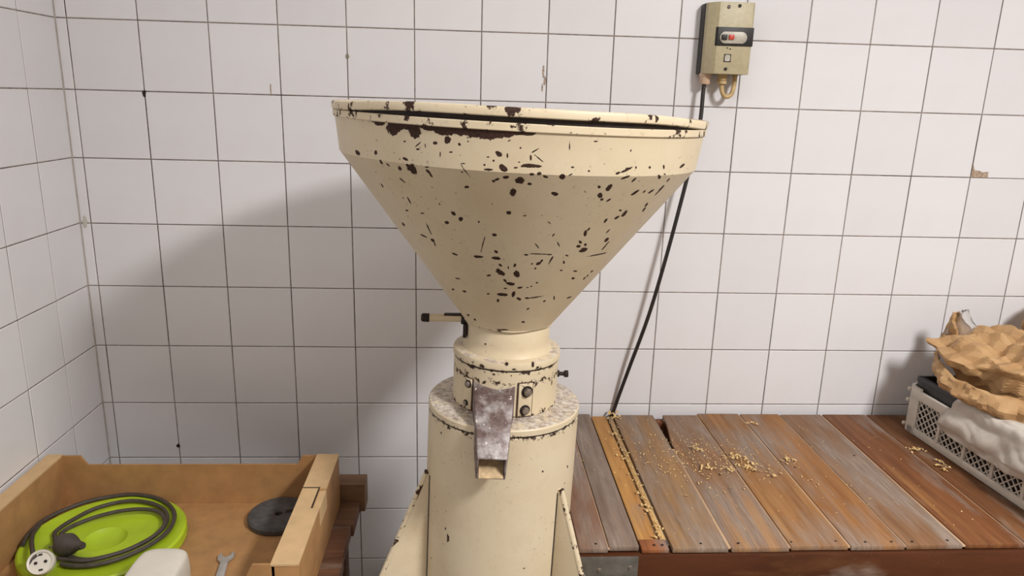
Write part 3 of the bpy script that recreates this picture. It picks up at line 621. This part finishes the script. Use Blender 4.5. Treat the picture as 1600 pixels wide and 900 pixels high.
cp = link('corner_plate', boxes([(1.1035, 1.2125, -.5985, -.5962, .605, .7365), (1.1035, 1.1058, -.5962, -.50, .605, .7365)], .0005), M_GREYMETAL, table); cp.location = (-1.105, .6, 0)
cp['label'] = 'dull zinc plate wrapped round the corner'
for sx, sz in ((1.142, .7095), (1.198, .7140)):
    s_ = link('screw', lathe([(0, .002), (.0035, .0012), (.0042, 0), (0, 0)], 14), M_BOLT, cp); s_.location = (sx, -.5985, sz); s_.rotation_euler = (pi/2, 0, 0)
for nx, ny in ((1.137, -.578), (1.168, -.572), (1.243, -.583), (1.258, -.583), (1.50, -.578), (1.585, -.577), (1.64, -.58), (1.69, -.58), (1.73, -.58), (1.80, -.577), (1.40, -.58), (1.33, -.58), (1.63, -.30), (1.45, -.33), (1.795, -.245)):
    n_ = link('nail_head', lathe([(0, .0008), (.0022, .0006), (.0026, 0), (0, 0)], 10), M_IRON, table); n_.location = (nx - 1.105, ny + .6, .7502)

# pale flakes lying on the planks
def flakes():
    R_ = random.Random(11); vs, fs = [], []
    def flake(x, y, zt, s):
        a = R_.uniform(0, pi); ca, sa = cos(a), sin(a); l, w, c = s * R_.uniform(.7, 1.6), s * R_.uniform(.3, .7), s * R_.uniform(.1, .5)
        b = len(vs)
        for (u, v, h_) in ((-l, -w, 0), (l, -w, .0), (l, w, c), (-l, w, c * .6), (0, -w * .6, c * .9 + .001), (0, w * 1.1, c * 1.2 + .001)):
            vs.append((x + u * ca - v * sa, y + u * sa + v * ca, zt + h_ + .0006))
        fs.extend([(b, b+4, b+5, b+3), (b+4, b+1, b+2, b+5), (b, b+3, b+5, b+4), (b+4, b+5, b+2, b+1)])
    for i in range(330): flake(R_.gauss(1.42, .10), R_.gauss(-.26, .07), .7505, R_.uniform(.0009, .0028))
    for i in range(120): flake(R_.uniform(1.29, 1.9), R_.uniform(-.55, -.05), .7505, R_.uniform(.0008, .002))
    for i in range(90):
        t = R_.random(); flake(1.262 + .006 * R_.gauss(0, 1) , -.06 - .50 * t, .7475, R_.uniform(.0015, .004))
    for (cx, cy, n, sp) in ((1.51, -.255, 22, .012), (1.532, -.30, 26, .014), (1.435, -.215, 14, .010), (1.43, -.30, 14, .012), (1.475, -.31, 12, .010), (1.275, -.018, 14, .008), (1.272, -.05, 12, .01), (1.615, -.08, 10, .008), (1.625, -.27, 12, .008), (1.955, -.22, 18, .010), (1.965, -.31, 12, .008), (1.975, -.28, 10, .01), (1.56, -.33, 10, .01)):
        for i in range(n): flake(R_.gauss(cx, sp), R_.gauss(cy, sp * .8), .7515 + R_.random() * .003, R_.uniform(.002, .0048))
    return mesh(vs, fs)
tag(link('wood_flakes', flakes(), M_FLAKE), 'pale wood shavings and crumbs scattered over the plank table', 'shavings', kind='stuff')

# ------------------------------------------------------------------ wall switch and its cables
sw = tag(empty('motor_switch', (1.4705, 0.0, 1.667)), 'beige motor switch box with red button on the tiled wall', 'switch')
hw, hz = .0505, .0755
link('base', box(-hw - .002, hw + .001, -.030, 0, -hz, hz, .003), M_BLACK, sw)
def cover():
    d0, d1 = -.030, -.062
    pr_ = [(-hw, d0), (-hw + .003, d0 - .010), (-hw + .022, d1), (hw - .004, d1), (hw, d1 + .004), (hw, d0)]
    bm = bmesh.new(); a = [bm.verts.new((x, y, -hz)) for x, y in pr_]; b = [bm.verts.new((x, y, hz)) for x, y in pr_]; n = len(pr_)
    bm.faces.new(a[::-1]); bm.faces.new(b)
    for i in range(n): bm.faces.new((a[i], a[(i+1) % n], b[(i+1) % n], b[i]))
    bmesh.ops.recalc_face_normals(bm, faces=bm.faces)
    bmesh.ops.bevel(bm, geom=list(bm.edges), offset=.0012, segments=2, profile=.5, affect='EDGES'); return from_bm(bm, 30)
cov = link('cover', cover(), M_SWITCH, sw)
def fz(t): return hz - 2 * hz * t
band = link('button_panel', prism([(-hw + .0135, -.0485), (-hw + .0215, -.0640), (hw + .0008, -.0640), (hw + .0008, -.0485)], fz(.605), fz(.345), .0006, axis='z'), M_BLACK, sw)
rr = []
for i in range(24):
    a = 2 * pi * i / 24; rr.append((.0065 + (.018 if cos(a) > 0 else -.018) + .0125 * cos(a), fz(.49) + .0125 * sin(a)))
link('button_plate', prism(rr, -.0655, -.0635, .0004, axis='y'), M_WINDOW, band)
link('start_button', box(-.0205, -.0085, -.0695, -.065, fz(.49) - .0052, fz(.49) + .0058, .001), M_BLACK, band)
link('stop_button', box(-.0045, .0070, -.0695, -.065, fz(.485) - .005, fz(.485) + .0052, .001), M_RED, band)
sq = link('square_emblem', boxes([(-.0100, .0060, -.0627, -.0618, fz(.775) - .0085, fz(.775) + .0085)]), M_IRON, sw)
link('emblem_face', prism([(-.0080 , fz(.775) - .005), (-.006, fz(.775) - .0068), (.002, fz(.775) - .0068), (.004, fz(.775) - .005), (.004, fz(.775) + .005), (.002, fz(.775) + .0068), (-.006, fz(.775) + .0068), (-.008, fz(.775) + .005)], -.0631, -.0625, axis='y'), M_WINDOW, sq)
for x, t in ((-.0095, .07), (.0145, .05), (-.0040, .93)):
    s_ = link('cover_screw', cyl((x, -.0632, fz(t)), (x, -.0610, fz(t)), .0037, 16), M_IRON, sw)
link('cover_screw_slot', box(-.0125, -.0065, -.0637, -.0630, fz(.07) - .0008, fz(.07) + .0008), M_BOLT, sw)
for x, t in ((-.0045, .634), (.0025, .648)): link('printed_dot', box(x - .0018, x + .0018, -.0626, -.0619, fz(t) - .0012, fz(t) + .0012), M_IRON, sw)
g1 = link('cable_gland', lathe([(0, 0), (.0105, 0), (.0118, .002), (.0118, .016), (.0135, .018), (.0135, .024), (0, .024)], 20), M_GLAND, sw); g1.location = (-.0375, -.028, -hz - .0225)
g2 = link('cable_gland', lathe([(0, 0), (.0092, 0), (.0098, .005), (.0086, .007), (.0105, .009), (.0105, .022), (0, .022)], 20), M_CONDUIT, sw); g2.location = (.001, -.032, -hz - .0212)
gn_ = link('gland_nut', lathe([(0, 0), (.0115, 0), (.0115, .006), (0, .006)], 6, 20), M_CONDUIT, g2); gn_.location = (0, 0, .0005)
cp_ = smooth_path([(.001, -.032, -hz - .018), (.0025, -.032, -hz - .034), (.009, -.032, -hz - .046), (.019, -.031, -hz - .048), (.027, -.030, -hz - .041), (.031, -.028, -hz - .026), (.0325, -.026, -hz - .008), (.033, -.022, -hz + .004)], 6)
link('conduit_loop', tube(cp_, .0052, 12), M_CONDUIT, sw)
pts = [(1.4325, -.028, 1.575), (1.431, -.030, 1.55), (1.427, -.036, 1.47), (1.403, -.045, 1.335), (1.372, -.045, 1.165), (1.342, -.040, 1.018), (1.307, -.028, .880), (1.282, -.012, .770), (1.270, -.0088, .70), (1.262, -.0088, .45), (1.258, -.0088, .10), (1.256, -.0095, .006)]
tag(link('power_cable', tube(smooth_path(pts, 8), .0046, 10), M_CABLE), 'black power cable hanging down the tiles from the switch box', 'cable')

# ------------------------------------------------------------------ crate corner on the right of the table
CR = radians(4.07); CX, CY, CZ = 1.996, -.093, .7512
crate = tag(empty('plastic_crate', (CX, CY, CZ), (0, 0, CR)), 'pale grey plastic lattice crate standing on the plank table', 'crate')
CL, CW, CH = .50, .33, .112; NB = 5
def lattice(w, h, t=.0012, pitch=.0185):
    """diagonal bars filling a w x h rectangle in the XZ plane, both ways"""
    bm = bmesh.new()
    for sgn in (1, -1):
        k = -h
        while k < w:
            # line x = k + z (sgn 1) or x = k + (h - z)
            za, zb = max(0, -k), min(h, w - k)
            if zb - za > .002:
                p0 = Vector((k + za, 0, za if sgn > 0 else h - za)); p1 = Vector((k + zb, 0, zb if sgn > 0 else h - zb))
                d = (p1 - p0).normalized(); n = Vector((-d.z, 0, d.x)) * t; yo = .0004 * sgn
                q = [bm.verts.new(p + Vector((0, yy, 0))) for yy in (yo - t, yo + t) for p in (p0 - n, p1 - n, p1 + n, p0 + n)]
                for f in ((3,2,1,0), (4,5,6,7), (0,1,5,4), (1,2,6,5), (2,3,7,6), (3,0,4,7)): bm.faces.new([q[i] for i in f])
            k += pitch
    return from_bm(bm)
bay = (CL - .045 * 2 - .008 * (NB - 1)) / NB
lat_long = lattice(bay, .072); lat_long.materials.append(M_CRATE)
bayw = (CW - .045 * 2 - .008 * 3) / 4; lat_short = lattice(bayw, .072); lat_short.materials.append(M_CRATE)
def side(x, sgn):
    e = link('side_frame', boxes([(x - .0035, x + .0035, -CL + .02, -.02, 0, .018), (x - .0045, x + .0045, -CL + .02, -.02, .090, CH)], .001), M_CRATE, crate)
    for i in range(NB):
        y0 = -.045 - i * (bay + .008)
        l_ = link('lattice', lat_long, None, e); l_.location = (x, y0, .018); l_.rotation_euler = (0, 0, -pi/2)
        if i < NB - 1: link('rib', box(x - .0035, x + .003, y0 - bay - .008, y0 - bay, .016, .092), M_CRATE, e)
    return e
side(0.0035, 1); side(CW - .0035, -1)
def end(y):
    e = link('end_frame', boxes([(.02, CW - .02, y - .0035, y + .0035, 0, .018), (.02, CW - .02, y - .0045, y + .0045, .090, CH)], .001), M_CRATE, crate)
    for i in range(4):
        x0 = .045 + i * (bayw + .008); l_ = link('lattice', lat_short, None, e); l_.location = (x0, y, .018)
        if i < 3: link('rib', box(x0 + bayw, x0 + bayw + .008, y - .003, y + .0035, .016, .092), M_CRATE, e)
end(-.0035); end(-CL + .0035)
for (x, y, sx, sy) in ((0, 0, 1, -1), (CW, 0, -1, -1), (0, -CL, 1, 1), (CW, -CL, -1, 1)):
    n = 8; rad = .022
    outl = [(x + sx * .046, y)] + [(x + sx * (rad - rad * sin(a)), y + sy * (rad - rad * cos(a))) for a in np.linspace(0, pi/2, n)] + [(x, y + sy * .046)]
    inn = [(x + sx * .007, y + sy * .046)] + [(x + sx * (rad - (rad - .007) * sin(a)), y + sy * (rad - (rad - .007) * cos(a))) for a in np.linspace(pi/2, 0, n)] + [(x + sx * .046, y + sy * .007)]
    po = link('corner_post', prism(outl + inn, 0, CH + .006), M_CRATE, crate)
    for zk in (.012, .075, .104): link('knob', box(x + sx * .004 - .004, x + sx * .004 + .004, y + sy * .004 - .004, y + sy * .004 + .004, zk - .004, zk + .004, .0015), M_CRATE, po)
bt = []
for i in range(13): bt.append((.006 + i * .0258, .010 + i * .0258, -CL + .006, -.006, .0, .004))
for i in range(19): bt.append((.006, CW - .006, -.010 - i * .0268, -.006 - i * .0268, .0, .004))
link('base_grid', boxes(bt), M_CRATE, crate)

def loc2w(x, y, z): 
    return Vector((CX + x * cos(CR) - y * sin(CR), CY + x * sin(CR) + y * cos(CR), CZ + z))
bc = tag(empty('black_crate', loc2w(.012, -.016, .0045), (0, 0, CR)), 'black plastic crate nested inside the pale lattice crate', 'crate')
bx_, by_, bh = .300, .440, .138
link('wall_panels', boxes([(0, .006, -by_, 0, 0, bh), (bx_ - .006, bx_, -by_, 0, 0, bh), (.006, bx_ - .006, -.006, 0, 0, bh), (.006, bx_ - .006, -by_, -by_ + .006, 0, bh), (.006, bx_ - .006, -by_ + .006, -.006, 0, .005)], .001), M_BLACK, bc)
link('rim', boxes([(-.003, .008, -by_, 0, bh - .012, bh), (-.003, .008, -by_, 0, bh - .062, bh - .056)], .001), M_BLACK, bc)
for (yy, zz) in ((-.045, .100), (-.055, .103), (-.050, .075), (-.058, .070), (-.046, .068), (-.062, .080)):
    sp_ = link('pale_speck', lathe([(0, .002), (.002, .0012), (.003, 0), (0, 0)], 8), M_CLOTH, bc); sp_.location = (-.0005, yy, zz); sp_.rotation_euler = (0, -pi/2, 0)  # small pale specks on the crate's outer wall

# ------------------------------------------------------------------ crumpled paper bags, cloth
def folds(p, dirs):
    """sum of triangle waves: flat facets meeting in sharp creases, like folded paper"""
    d = 0.0
    for n_, f_, ph, am in dirs:
        x = p.dot(n_) * f_ + ph; d += am * (abs(x - math.floor(x) - .5) * 4 - 1)
    return d
def crumpled(rx, ry, rz, seed, sub=6, amp=.02, planes=90, flare=None):
    """flat facets meeting at sharp ridges (random cutting planes) broken by a few folds"""
    R_ = random.Random(seed); dirs = []
    for f_, am in ((7, .55), (10, .5), (14, .42), (19, .32), (27, .22), (38, .12)):
        dirs.append((Vector((R_.gauss(0, 1), R_.gauss(0, 1), R_.gauss(0, 1))).normalized(), f_, R_.random(), am))
    PLN = [(Vector((R_.gauss(0, 1), R_.gauss(0, 1), R_.gauss(0, 1))).normalized(), R_.uniform(.80, 1.0)) for _ in range(planes)]
    bm = bmesh.new(); bmesh.ops.create_icosphere(bm, subdivisions=sub, radius=1.0)
    for v in bm.verts:
        p = v.co.copy(); k = min(d_ / max(p.dot(n_), 1e-3) for n_, d_ in PLN); k = min(k, 1.25)
        q = Vector((p.x * k * rx, p.y * k * ry, p.z * k * rz * (1.15 if p.z < 0 else 1)))
        n = Vector((p.x / rx, p.y / ry, p.z / rz)).normalized()
        w = q + Vector((noise.noise(q * 5), noise.noise(q * 5 + Vector((7, 3, 1))), noise.noise(q * 5 + Vector((2, 9, 4))))) * .03
        q += n * amp * (folds(w, dirs) - .3)
        if flare: q = flare(q)
        v.co = q
    return from_bm(bm, 10)
def bag_shape(q):
    # pinched beak at one end, lower edge folded under
    t = max(0, (-q.x - .06) / .12); q.z *= 1 - .25 * min(t, 1)
    return q
bag = link('paper_bag', crumpled(.222, .165, .086, 2, 6, .021, 60, bag_shape), M_PAPER)
bag.location = (2.168, -.268, .975); bag.rotation_euler = (radians(4), radians(3), radians(-44))
tag(bag, 'crumpled brown paper bag lying on top of the black crate', 'bag')
def film():
    vs, fs = [], []; n = 12
    for i in range(n):
        for j in range(n):
            u, v = i / (n-1), j / (n-1); w = (1 - v) * .034 + .006
            p = Vector(((u - .5) * 2 * w, .010 * sin(u * 7 + v * 3), v * .070)); p += Vector((noise.noise(p * 60), noise.noise(p * 60 + Vector((5, 5, 5))), 0)) * .006; vs.append(p)
    for i in range(n - 1):
        for j in range(n - 1): a = i*n + j; fs.append((a, a + n, a + n + 1, a + 1))
    return mesh(vs, fs, smooth=30)
def lip():
    top = smooth_path([(2.045, -.125, .965), (1.998, -.205, .956), (2.005, -.305, .950), (2.058, -.385, .945), (2.14, -.44, .942), (2.24, -.47, .94)], 10)
    bot = smooth_path([(2.055, -.125, .925), (2.004, -.200, .912), (2.000, -.310, .905), (2.050, -.400, .902), (2.13, -.455, .900), (2.24, -.48, .90)], 10)
    vs, fs = [], []; nj = 9
    for i, (a, b) in enumerate(zip(top, bot)):
        for j in range(nj):
            t = j / (nj - 1); p = a.lerp(b, t); c = Vector((2.17, -.26, p.z)); o_ = (p - c).normalized()
            w = abs(noise.noise(Vector((i * .22 + t, t * 1.5, 3)))) * .022 + abs(noise.noise(Vector((i * .40 - t * 2, t * 2.5, 9)))) * .009
            vs.append(p + o_ * (w + .010 * sin(t * pi)) + Vector((0, 0, .010 * noise.noise(Vector((i * .16, 2, t))))))
    for i in range(len(top) - 1):
        for j in range(nj - 1): k = i*nj + j; fs.append((k, k + 1, k + nj + 1, k + nj))
    return mesh(vs, fs, smooth=18)
lp = link('folded_lip', lip(), M_PAPER, bag)
_pm = Matrix.LocRotScale(bag.location, bag.rotation_euler.to_matrix(), None).inverted(); lp.data.transform(_pm)
md = lp.modifiers.new('thick', 'SOLIDIFY'); md.thickness = .0015
fm = link('bag_window', film(), M_FILM, bag); fm.parent = bag; fm.matrix_parent_inverse = Matrix.Identity(4)
def from_world(child, parent, loc, rot):
    pm = Matrix.LocRotScale(parent.location, parent.rotation_euler.to_matrix(), None)
    m = pm.inverted() @ Matrix.LocRotScale(Vector(loc), rot, None)
    child.location = m.to_translation(); child.rotation_euler = m.to_euler()
from_world(fm, bag, (2.080, -.130, 1.000), Matrix.Rotation(radians(-40), 3, 'Z'))
bk = link('beak', film(), M_PAPER, bag); from_world(bk, bag, (2.078, -.122, .990), Matrix.Rotation(radians(-48), 3, 'Z') @ Matrix.Rotation(radians(-10), 3, 'Y'))
for o_ in (bk,):
    md = o_.modifiers.new('thick', 'SOLIDIFY'); md.thickness = .0012
md = fm.modifiers.new('thick', 'SOLIDIFY'); md.thickness = .0006
bag2 = link('paper_bag', crumpled(.085, .075, .085, 7, 5, .008), M_PAPER)
bag2.location = (2.345, -.098, 1.030); bag2.rotation_euler = (0, .2, .4)
tag(bag2, 'smaller crumpled brown paper bag standing behind the larger one by the wall', 'bag')

def cloth():
    vs, fs = [], []; nu, nv = 60, 70
    prof = [(.140, .145), (.090, .148), (.045, .151), (.014, .152), (.001, .147), (-.005, .138), (-.009, .124), (-.0125, .106), (-.0125, .085), (-.0115, .066)]
    pp = smooth_path([(a, 0, b) for a, b in prof], 8); nv = len(pp)
    for i in range(nu):
        u = i / (nu - 1)
        for j, p in enumerate(pp):
            t = j / (nv - 1); hang = min(1, max(0, (t - .42) / .5))
            y = -.178 - .37 * u + .030 * hang * (1 - u)
            q = Vector((p.x, y, p.z))
            q.z -= hang * hang * .008 * sin(u * 4.0 + .6)
            w = abs(noise.noise(Vector((u * 5 + t * 2, t * 3, 1.0)))) * .022 + abs(noise.noise(Vector((u * 11 - t * 5, t * 4, 4.0)))) * .009
            q.x -= w * (.3 + .7 * hang) * (1 if t < .9 else .7)
            q.z += w * .5 * (1 - hang)
            vs.append(q)
    for i in range(nu - 1):
        for j in range(nv - 1): a = i*nv + j; fs.append((a, a + 1, a + nv + 1, a + nv))
    return mesh(vs, fs, smooth=60)
cl = link('cloth_sack', cloth(), M_CLOTH); cl.location = (CX, CY, CZ); cl.rotation_euler = (0, 0, CR)
md = cl.modifiers.new('thick', 'SOLIDIFY'); md.thickness = .002
tag(cl, 'pale grey cloth draped over the side of the lattice crate', 'cloth')

# ------------------------------------------------------------------ old bench at the left with the cardboard tray
bench = tag(empty('wooden_bench', (.34, -.44, 0)), 'old dark plank bench with a raised back rail under the cardboard tray', 'bench')
def bb(*a, **k):
    o = beam(*a, **k); o.parent = bench; o.location = Vector(o.location) - Vector(bench.location); return o
yb = [-.246, -.342, -.451, -.560, -.668]
for i in range(4):
    bb('plank', .012, .660 + (.003, -.002, .002, 0)[i], yb[i+1] + .001, yb[i] - .001, .612, .6398, ((126, 92, 70), (122, 84, 62), (118, 82, 60), (120, 84, 62))[i], mat=M_PLANK_RAW)
br = bb('back_rail', .012, .674, -.2445, -.196, .612, .680, (146, 116, 92), mat=M_PLANK_RAW)
for xx in (.06, .585): bb('bearer', xx, xx + .045, -.650, -.215, .545, .6115, (100, 68, 48))
for xx in (.06, .585):
    for yy in (-.640, -.270):
        o = link('leg', box(xx, xx + .045, yy, yy + .05, 0, .5445, .002), mA, bench); o.location = (-.34, .44, 0); o.color = srgb(100, 68, 48)

tray = tag(empty('cardboard_tray', (.314, -.45, .6402)), 'open brown cardboard fruit tray with thick folded ends on the bench', 'box')
def tp(name, me, mat, label=None):
    o = link(name, me, mat, tray); o.location = (-.314, .45, -.6402); return o
bx0, bx1, byb, byf, bz, bt_ = .008, .622, -.258, -.645, .6405, .762
tp('bottom', box(bx0 + .003, bx1 - .003, byf + .003, byb - .003, bz, bz + .006), M_CARD)
tp('back_wall', prism([(bx0 + .03, bz), (bx1 - .04, bz), (bx1 - .04, bt_ - .001), (.545, bt_ - .001), (.533, bt_ - .022), (.090, bt_ - .022), (.076, bt_ - .001), (bx0 + .03, bt_ - .001)], byb - .005, byb, axis='y'), M_CARD)
tp('front_wall', prism([(bx0 + .03, bz), (bx1 - .04, bz), (bx1 - .04, bt_ - .001), (.545, bt_ - .001), (.533, bt_ - .026), (.090, bt_ - .026), (.076, bt_ - .001), (bx0 + .03, bt_ - .001)], byf, byf + .005, axis='y'), M_CARD)
rw = tp('folded_end', boxes([(bx1 - .046, bx1, byf, byb, bz, bt_ - .003)], .0015), M_CARD)
link('fold_top', prism([(bx1 - .0465, byf - .001), (bx1 + .0008, byf - .001), (bx1 + .0008, -.475), (bx1 - .012, -.475), (bx1 - .012, -.400), (bx1 + .0008, -.400), (bx1 + .0008, byb + .001), (bx1 - .0465, byb + .001)], bt_ - .003, bt_ + .0005), M_CARDTOP, rw)
link('tuck_flap', box(bx1 - .0115, bx1 + .001, -.470, -.405, bt_ - .040, bt_ - .0025), M_CARDTOP, rw)
link('slot', boxes([(bx1 - .046, bx1 - .012, -.4005, -.3975, bt_ + .0004, bt_ + .0009), (bx1 - .0150, bx1 - .012, -.474, -.402, bt_ + .0004, bt_ + .0009)]), M_IRON, rw)
link('slot_flap', box(bx1 - .0455, bx1 - .013, -.3975, -.394, bt_ + .0005, bt_ + .0012), M_CARDTOP, rw)
lw = tp('folded_end', boxes([(bx0, bx0 + .030, byf, byb, bz, bt_ - .003)], .0015), M_CARD)
link('fold_top', box(bx0 - .001, bx0 + .0305, byf - .001, byb + .001, bt_ - .003, bt_ + .0005), M_CARDTOP, lw)
tp('corner_flap', prism([(-.645 + .006, .652), (-.565, .652), (-.575, .742), (-.645 + .006, .752)], bx1 - .0500, bx1 - .0465, axis='x'), M_CARD)
tp('floor_flap', prism([(.480, byf + .006), (.575, byf + .006), (.575, byb - .138), (.530, byb - .138)], bz + .0063, bz + .0085), M_CARD)

FZ = bz + .0065
# lime green bucket lid
PC = Vector((.190, -.417, FZ)); PR = .148
lid2 = tag(empty('bucket_lid', PC), 'lime green round plastic lid lying in the cardboard tray', 'lid')
H = .020
link('disc', lathe([(0, H - .016), (.020, H - .016), (.034, H - .011), (.040, H - .0045), (.094, H - .0035), (.099, H - .001), (.130, H - .001), (.137, H + .002), (PR - .004, H + .003), (PR, H), (PR + .001, .004), (PR - .003, .0), (PR - .005, .002), (PR - .006, H - .006), (.094, H - .0075), (.045, H - .009), (.034, H - .0145), (.02, H - .0185), (0, H - .0185)], 96, 30), M_LIME, lid2)

CZT = FZ + H + .0065
def ground(L, dz=0.0): return [(x, y, CZT + dz) for x, y in L]
cord = tag(empty('extension_cord', (.123, -.4835, CZT)), 'grey flex with plug and white socket coiled on the green lid', 'cord')
A = [(.128, -.478), (.112, -.450), (.100, -.425), (.111, -.385), (.138, -.340), (.187, -.314), (.236, -.321), (.275, -.346), (.296, -.378), (.303, -.415), (.292, -.455), (.266, -.488), (.236, -.508), (.204, -.518), (.169, -.508), (.146, -.491)]
Bp = [(.134, -.474), (.116, -.427), (.146, -.383), (.193, -.360), (.238, -.353), (.276, -.366), (.302, -.404), (.300, -.447), (.272, -.490), (.240, -.514), (.204, -.527), (.150, -.515)]
Cc = [(.062, -.470), (.053, -.430), (.058, -.375), (.100, -.320), (.148, -.295), (.190, -.288), (.240, -.301), (.282, -.331), (.309, -.374), (.317, -.425), (.304, -.467), (.278, -.502), (.250, -.524), (.221, -.535), (.188, -.536), (.165, -.530)]
def cp3(L, f): return [(x - .13, y + .50, f(i / (len(L) - 1))) for i, (x, y) in enumerate(L)]
for L, f in ((A, lambda t: .0005 + .008 * (1 - abs(2 * t - 1)) * 0), (Bp, lambda t: .0045 if .25 < t < .95 else .002), (Cc, lambda t: 0.0005)):
    link('flex', tube(smooth_path(cp3(L, f), 7), .0042, 8), M_GCABLE, cord)
link('flex', tube(smooth_path([(.056 - .13, -.405 + .5, .0), (.066 - .13, -.440 + .5, .006), (.085 - .13, -.478 + .5, .012), (.118 - .13, -.530 + .5, .022)], 7), .0042, 8), M_GCABLE, cord)
plug = link('plug', lathe([(0, 0), (.013, .0), (.0195, .004), (.0205, .020), (.016, .030), (.009, .042), (.006, .056), (0, .056)], 24, 40), M_GCABLE, cord)
plug.location = (.016, .008, .016); plug.rotation_euler = (radians(80), 0, radians(70)); plug.scale = (1.05, 1.05, 1.0)
for s in (-1, 1): link('pin', cyl((s * .0095, 0, .002), (s * .0095, 0, -.016), .0022, 10), M_BOLT, plug)
sock = link('socket', lathe([(0, .003), (.0165, .003), (.0175, .0), (.0205, -.001), (.0218, .002), (.0215, .022), (.017, .034), (.008, .042), (0, .042)], 32, 30), M_SCOOP, cord)
def hole(p): return cyl((p[0], p[1], .0034), (p[0], p[1], .0022), .0028, 12)
for p in ((-.0075, 0), (.0075, 0)): link('contact_hole', hole(p), M_IRON, sock)
for p in ((0, .013), (0, -.013)): link('earth_clip', box(-.003, .003, p[1] - .0015, p[1] + .0015, .0015, .0034), M_IRON, sock)
link('scorch_mark', prism([(.004, .011), (.012, .006), (.016, .000), (.0165, .006), (.013, .0125), (.006, .0155)], .0022, .0034), M_GCABLE, sock)
sock.location = (.027, -.074, .036); sock.rotation_euler = Vector((.30, -.72, .62)).to_track_quat('-Z', 'Y').to_euler()

# white scoop
sc_ = tag(empty('flour_scoop', (.364, -.577, FZ)), 'white plastic scoop lying beside the green lid in the tray', 'scoop')
def scoop():
    bm = bmesh.new(); n = 9; rows_ = []
    def outline(s, zt):   # U-shape open at front
        pts = []
        for (x, y) in ((-.045, -.060), (-.045, .010), (-.040, .030), (-.026, .040), (.026, .040), (.040, .030), (.045, .010), (.045, -.060)): pts.append((x * s, y * s if y > 0 else y, zt))
        return pts
    for s, zt in ((.92, .002), (1.0, .010), (1.04, .045), (1.0, .074), (.86, .081)): rows_.append([bm.verts.new(p) for p in outline(s, zt)])
    for a, b in zip(rows_, rows_[1:]):
        for i in range(7): bm.faces.new((a[i], a[i+1], b[i+1], b[i]))
    bm.faces.new(rows_[-1]); bm.faces.new(rows_[0][::-1])
    return from_bm(bm, 80)
so = link('bowl', scoop(), M_SCOOP, sc_)
m1 = so.modifiers.new('s', 'SUBSURF'); m1.levels = 2; m1.render_levels = 2
link('grip_tab', box(-.012, .012, -.0605, -.050, .060, .082, .003), M_SCOOP, sc_)

# wrench
wp = [(-.0075, -.060), (.0075, -.060), (.0065, .002), (.0130, .012), (.0145, .026), (.0085, .032), (.0062, .021), (.0000, .016), (-.0062, .021), (-.0085, .030), (-.0140, .022), (-.0125, .010), (-.0065, .002)]
wr = link('open_wrench', prism(wp, 0, .005, .0012), M_WRENCH); wr.location = (.440, -.482, FZ + .0005); wr.rotation_euler = (0, 0, radians(8)); wr.scale = (1.1, 1.1, 1)
tag(wr, 'small chrome open-ended wrench on the tray bottom', 'wrench')

# stone disc
sd = tag(empty('grinding_stone', (.506, -.328, FZ)), 'dark grey stone disc with a small hole lying in the tray corner', 'stone')
link('disc', lathe([(.008, .002), (.060, 0), (.064, .003), (.0645, .012), (.061, .0165), (.056, .0175), (.014, .0175), (.011, .016), (.008, .014)], 64, 40, True), M_STONE, sd)
link('centre_notch', prism([(.012, -.004), (.040, .002), (.041, .012), (.014, .008)], .0170, .0178), M_IRON, sd)
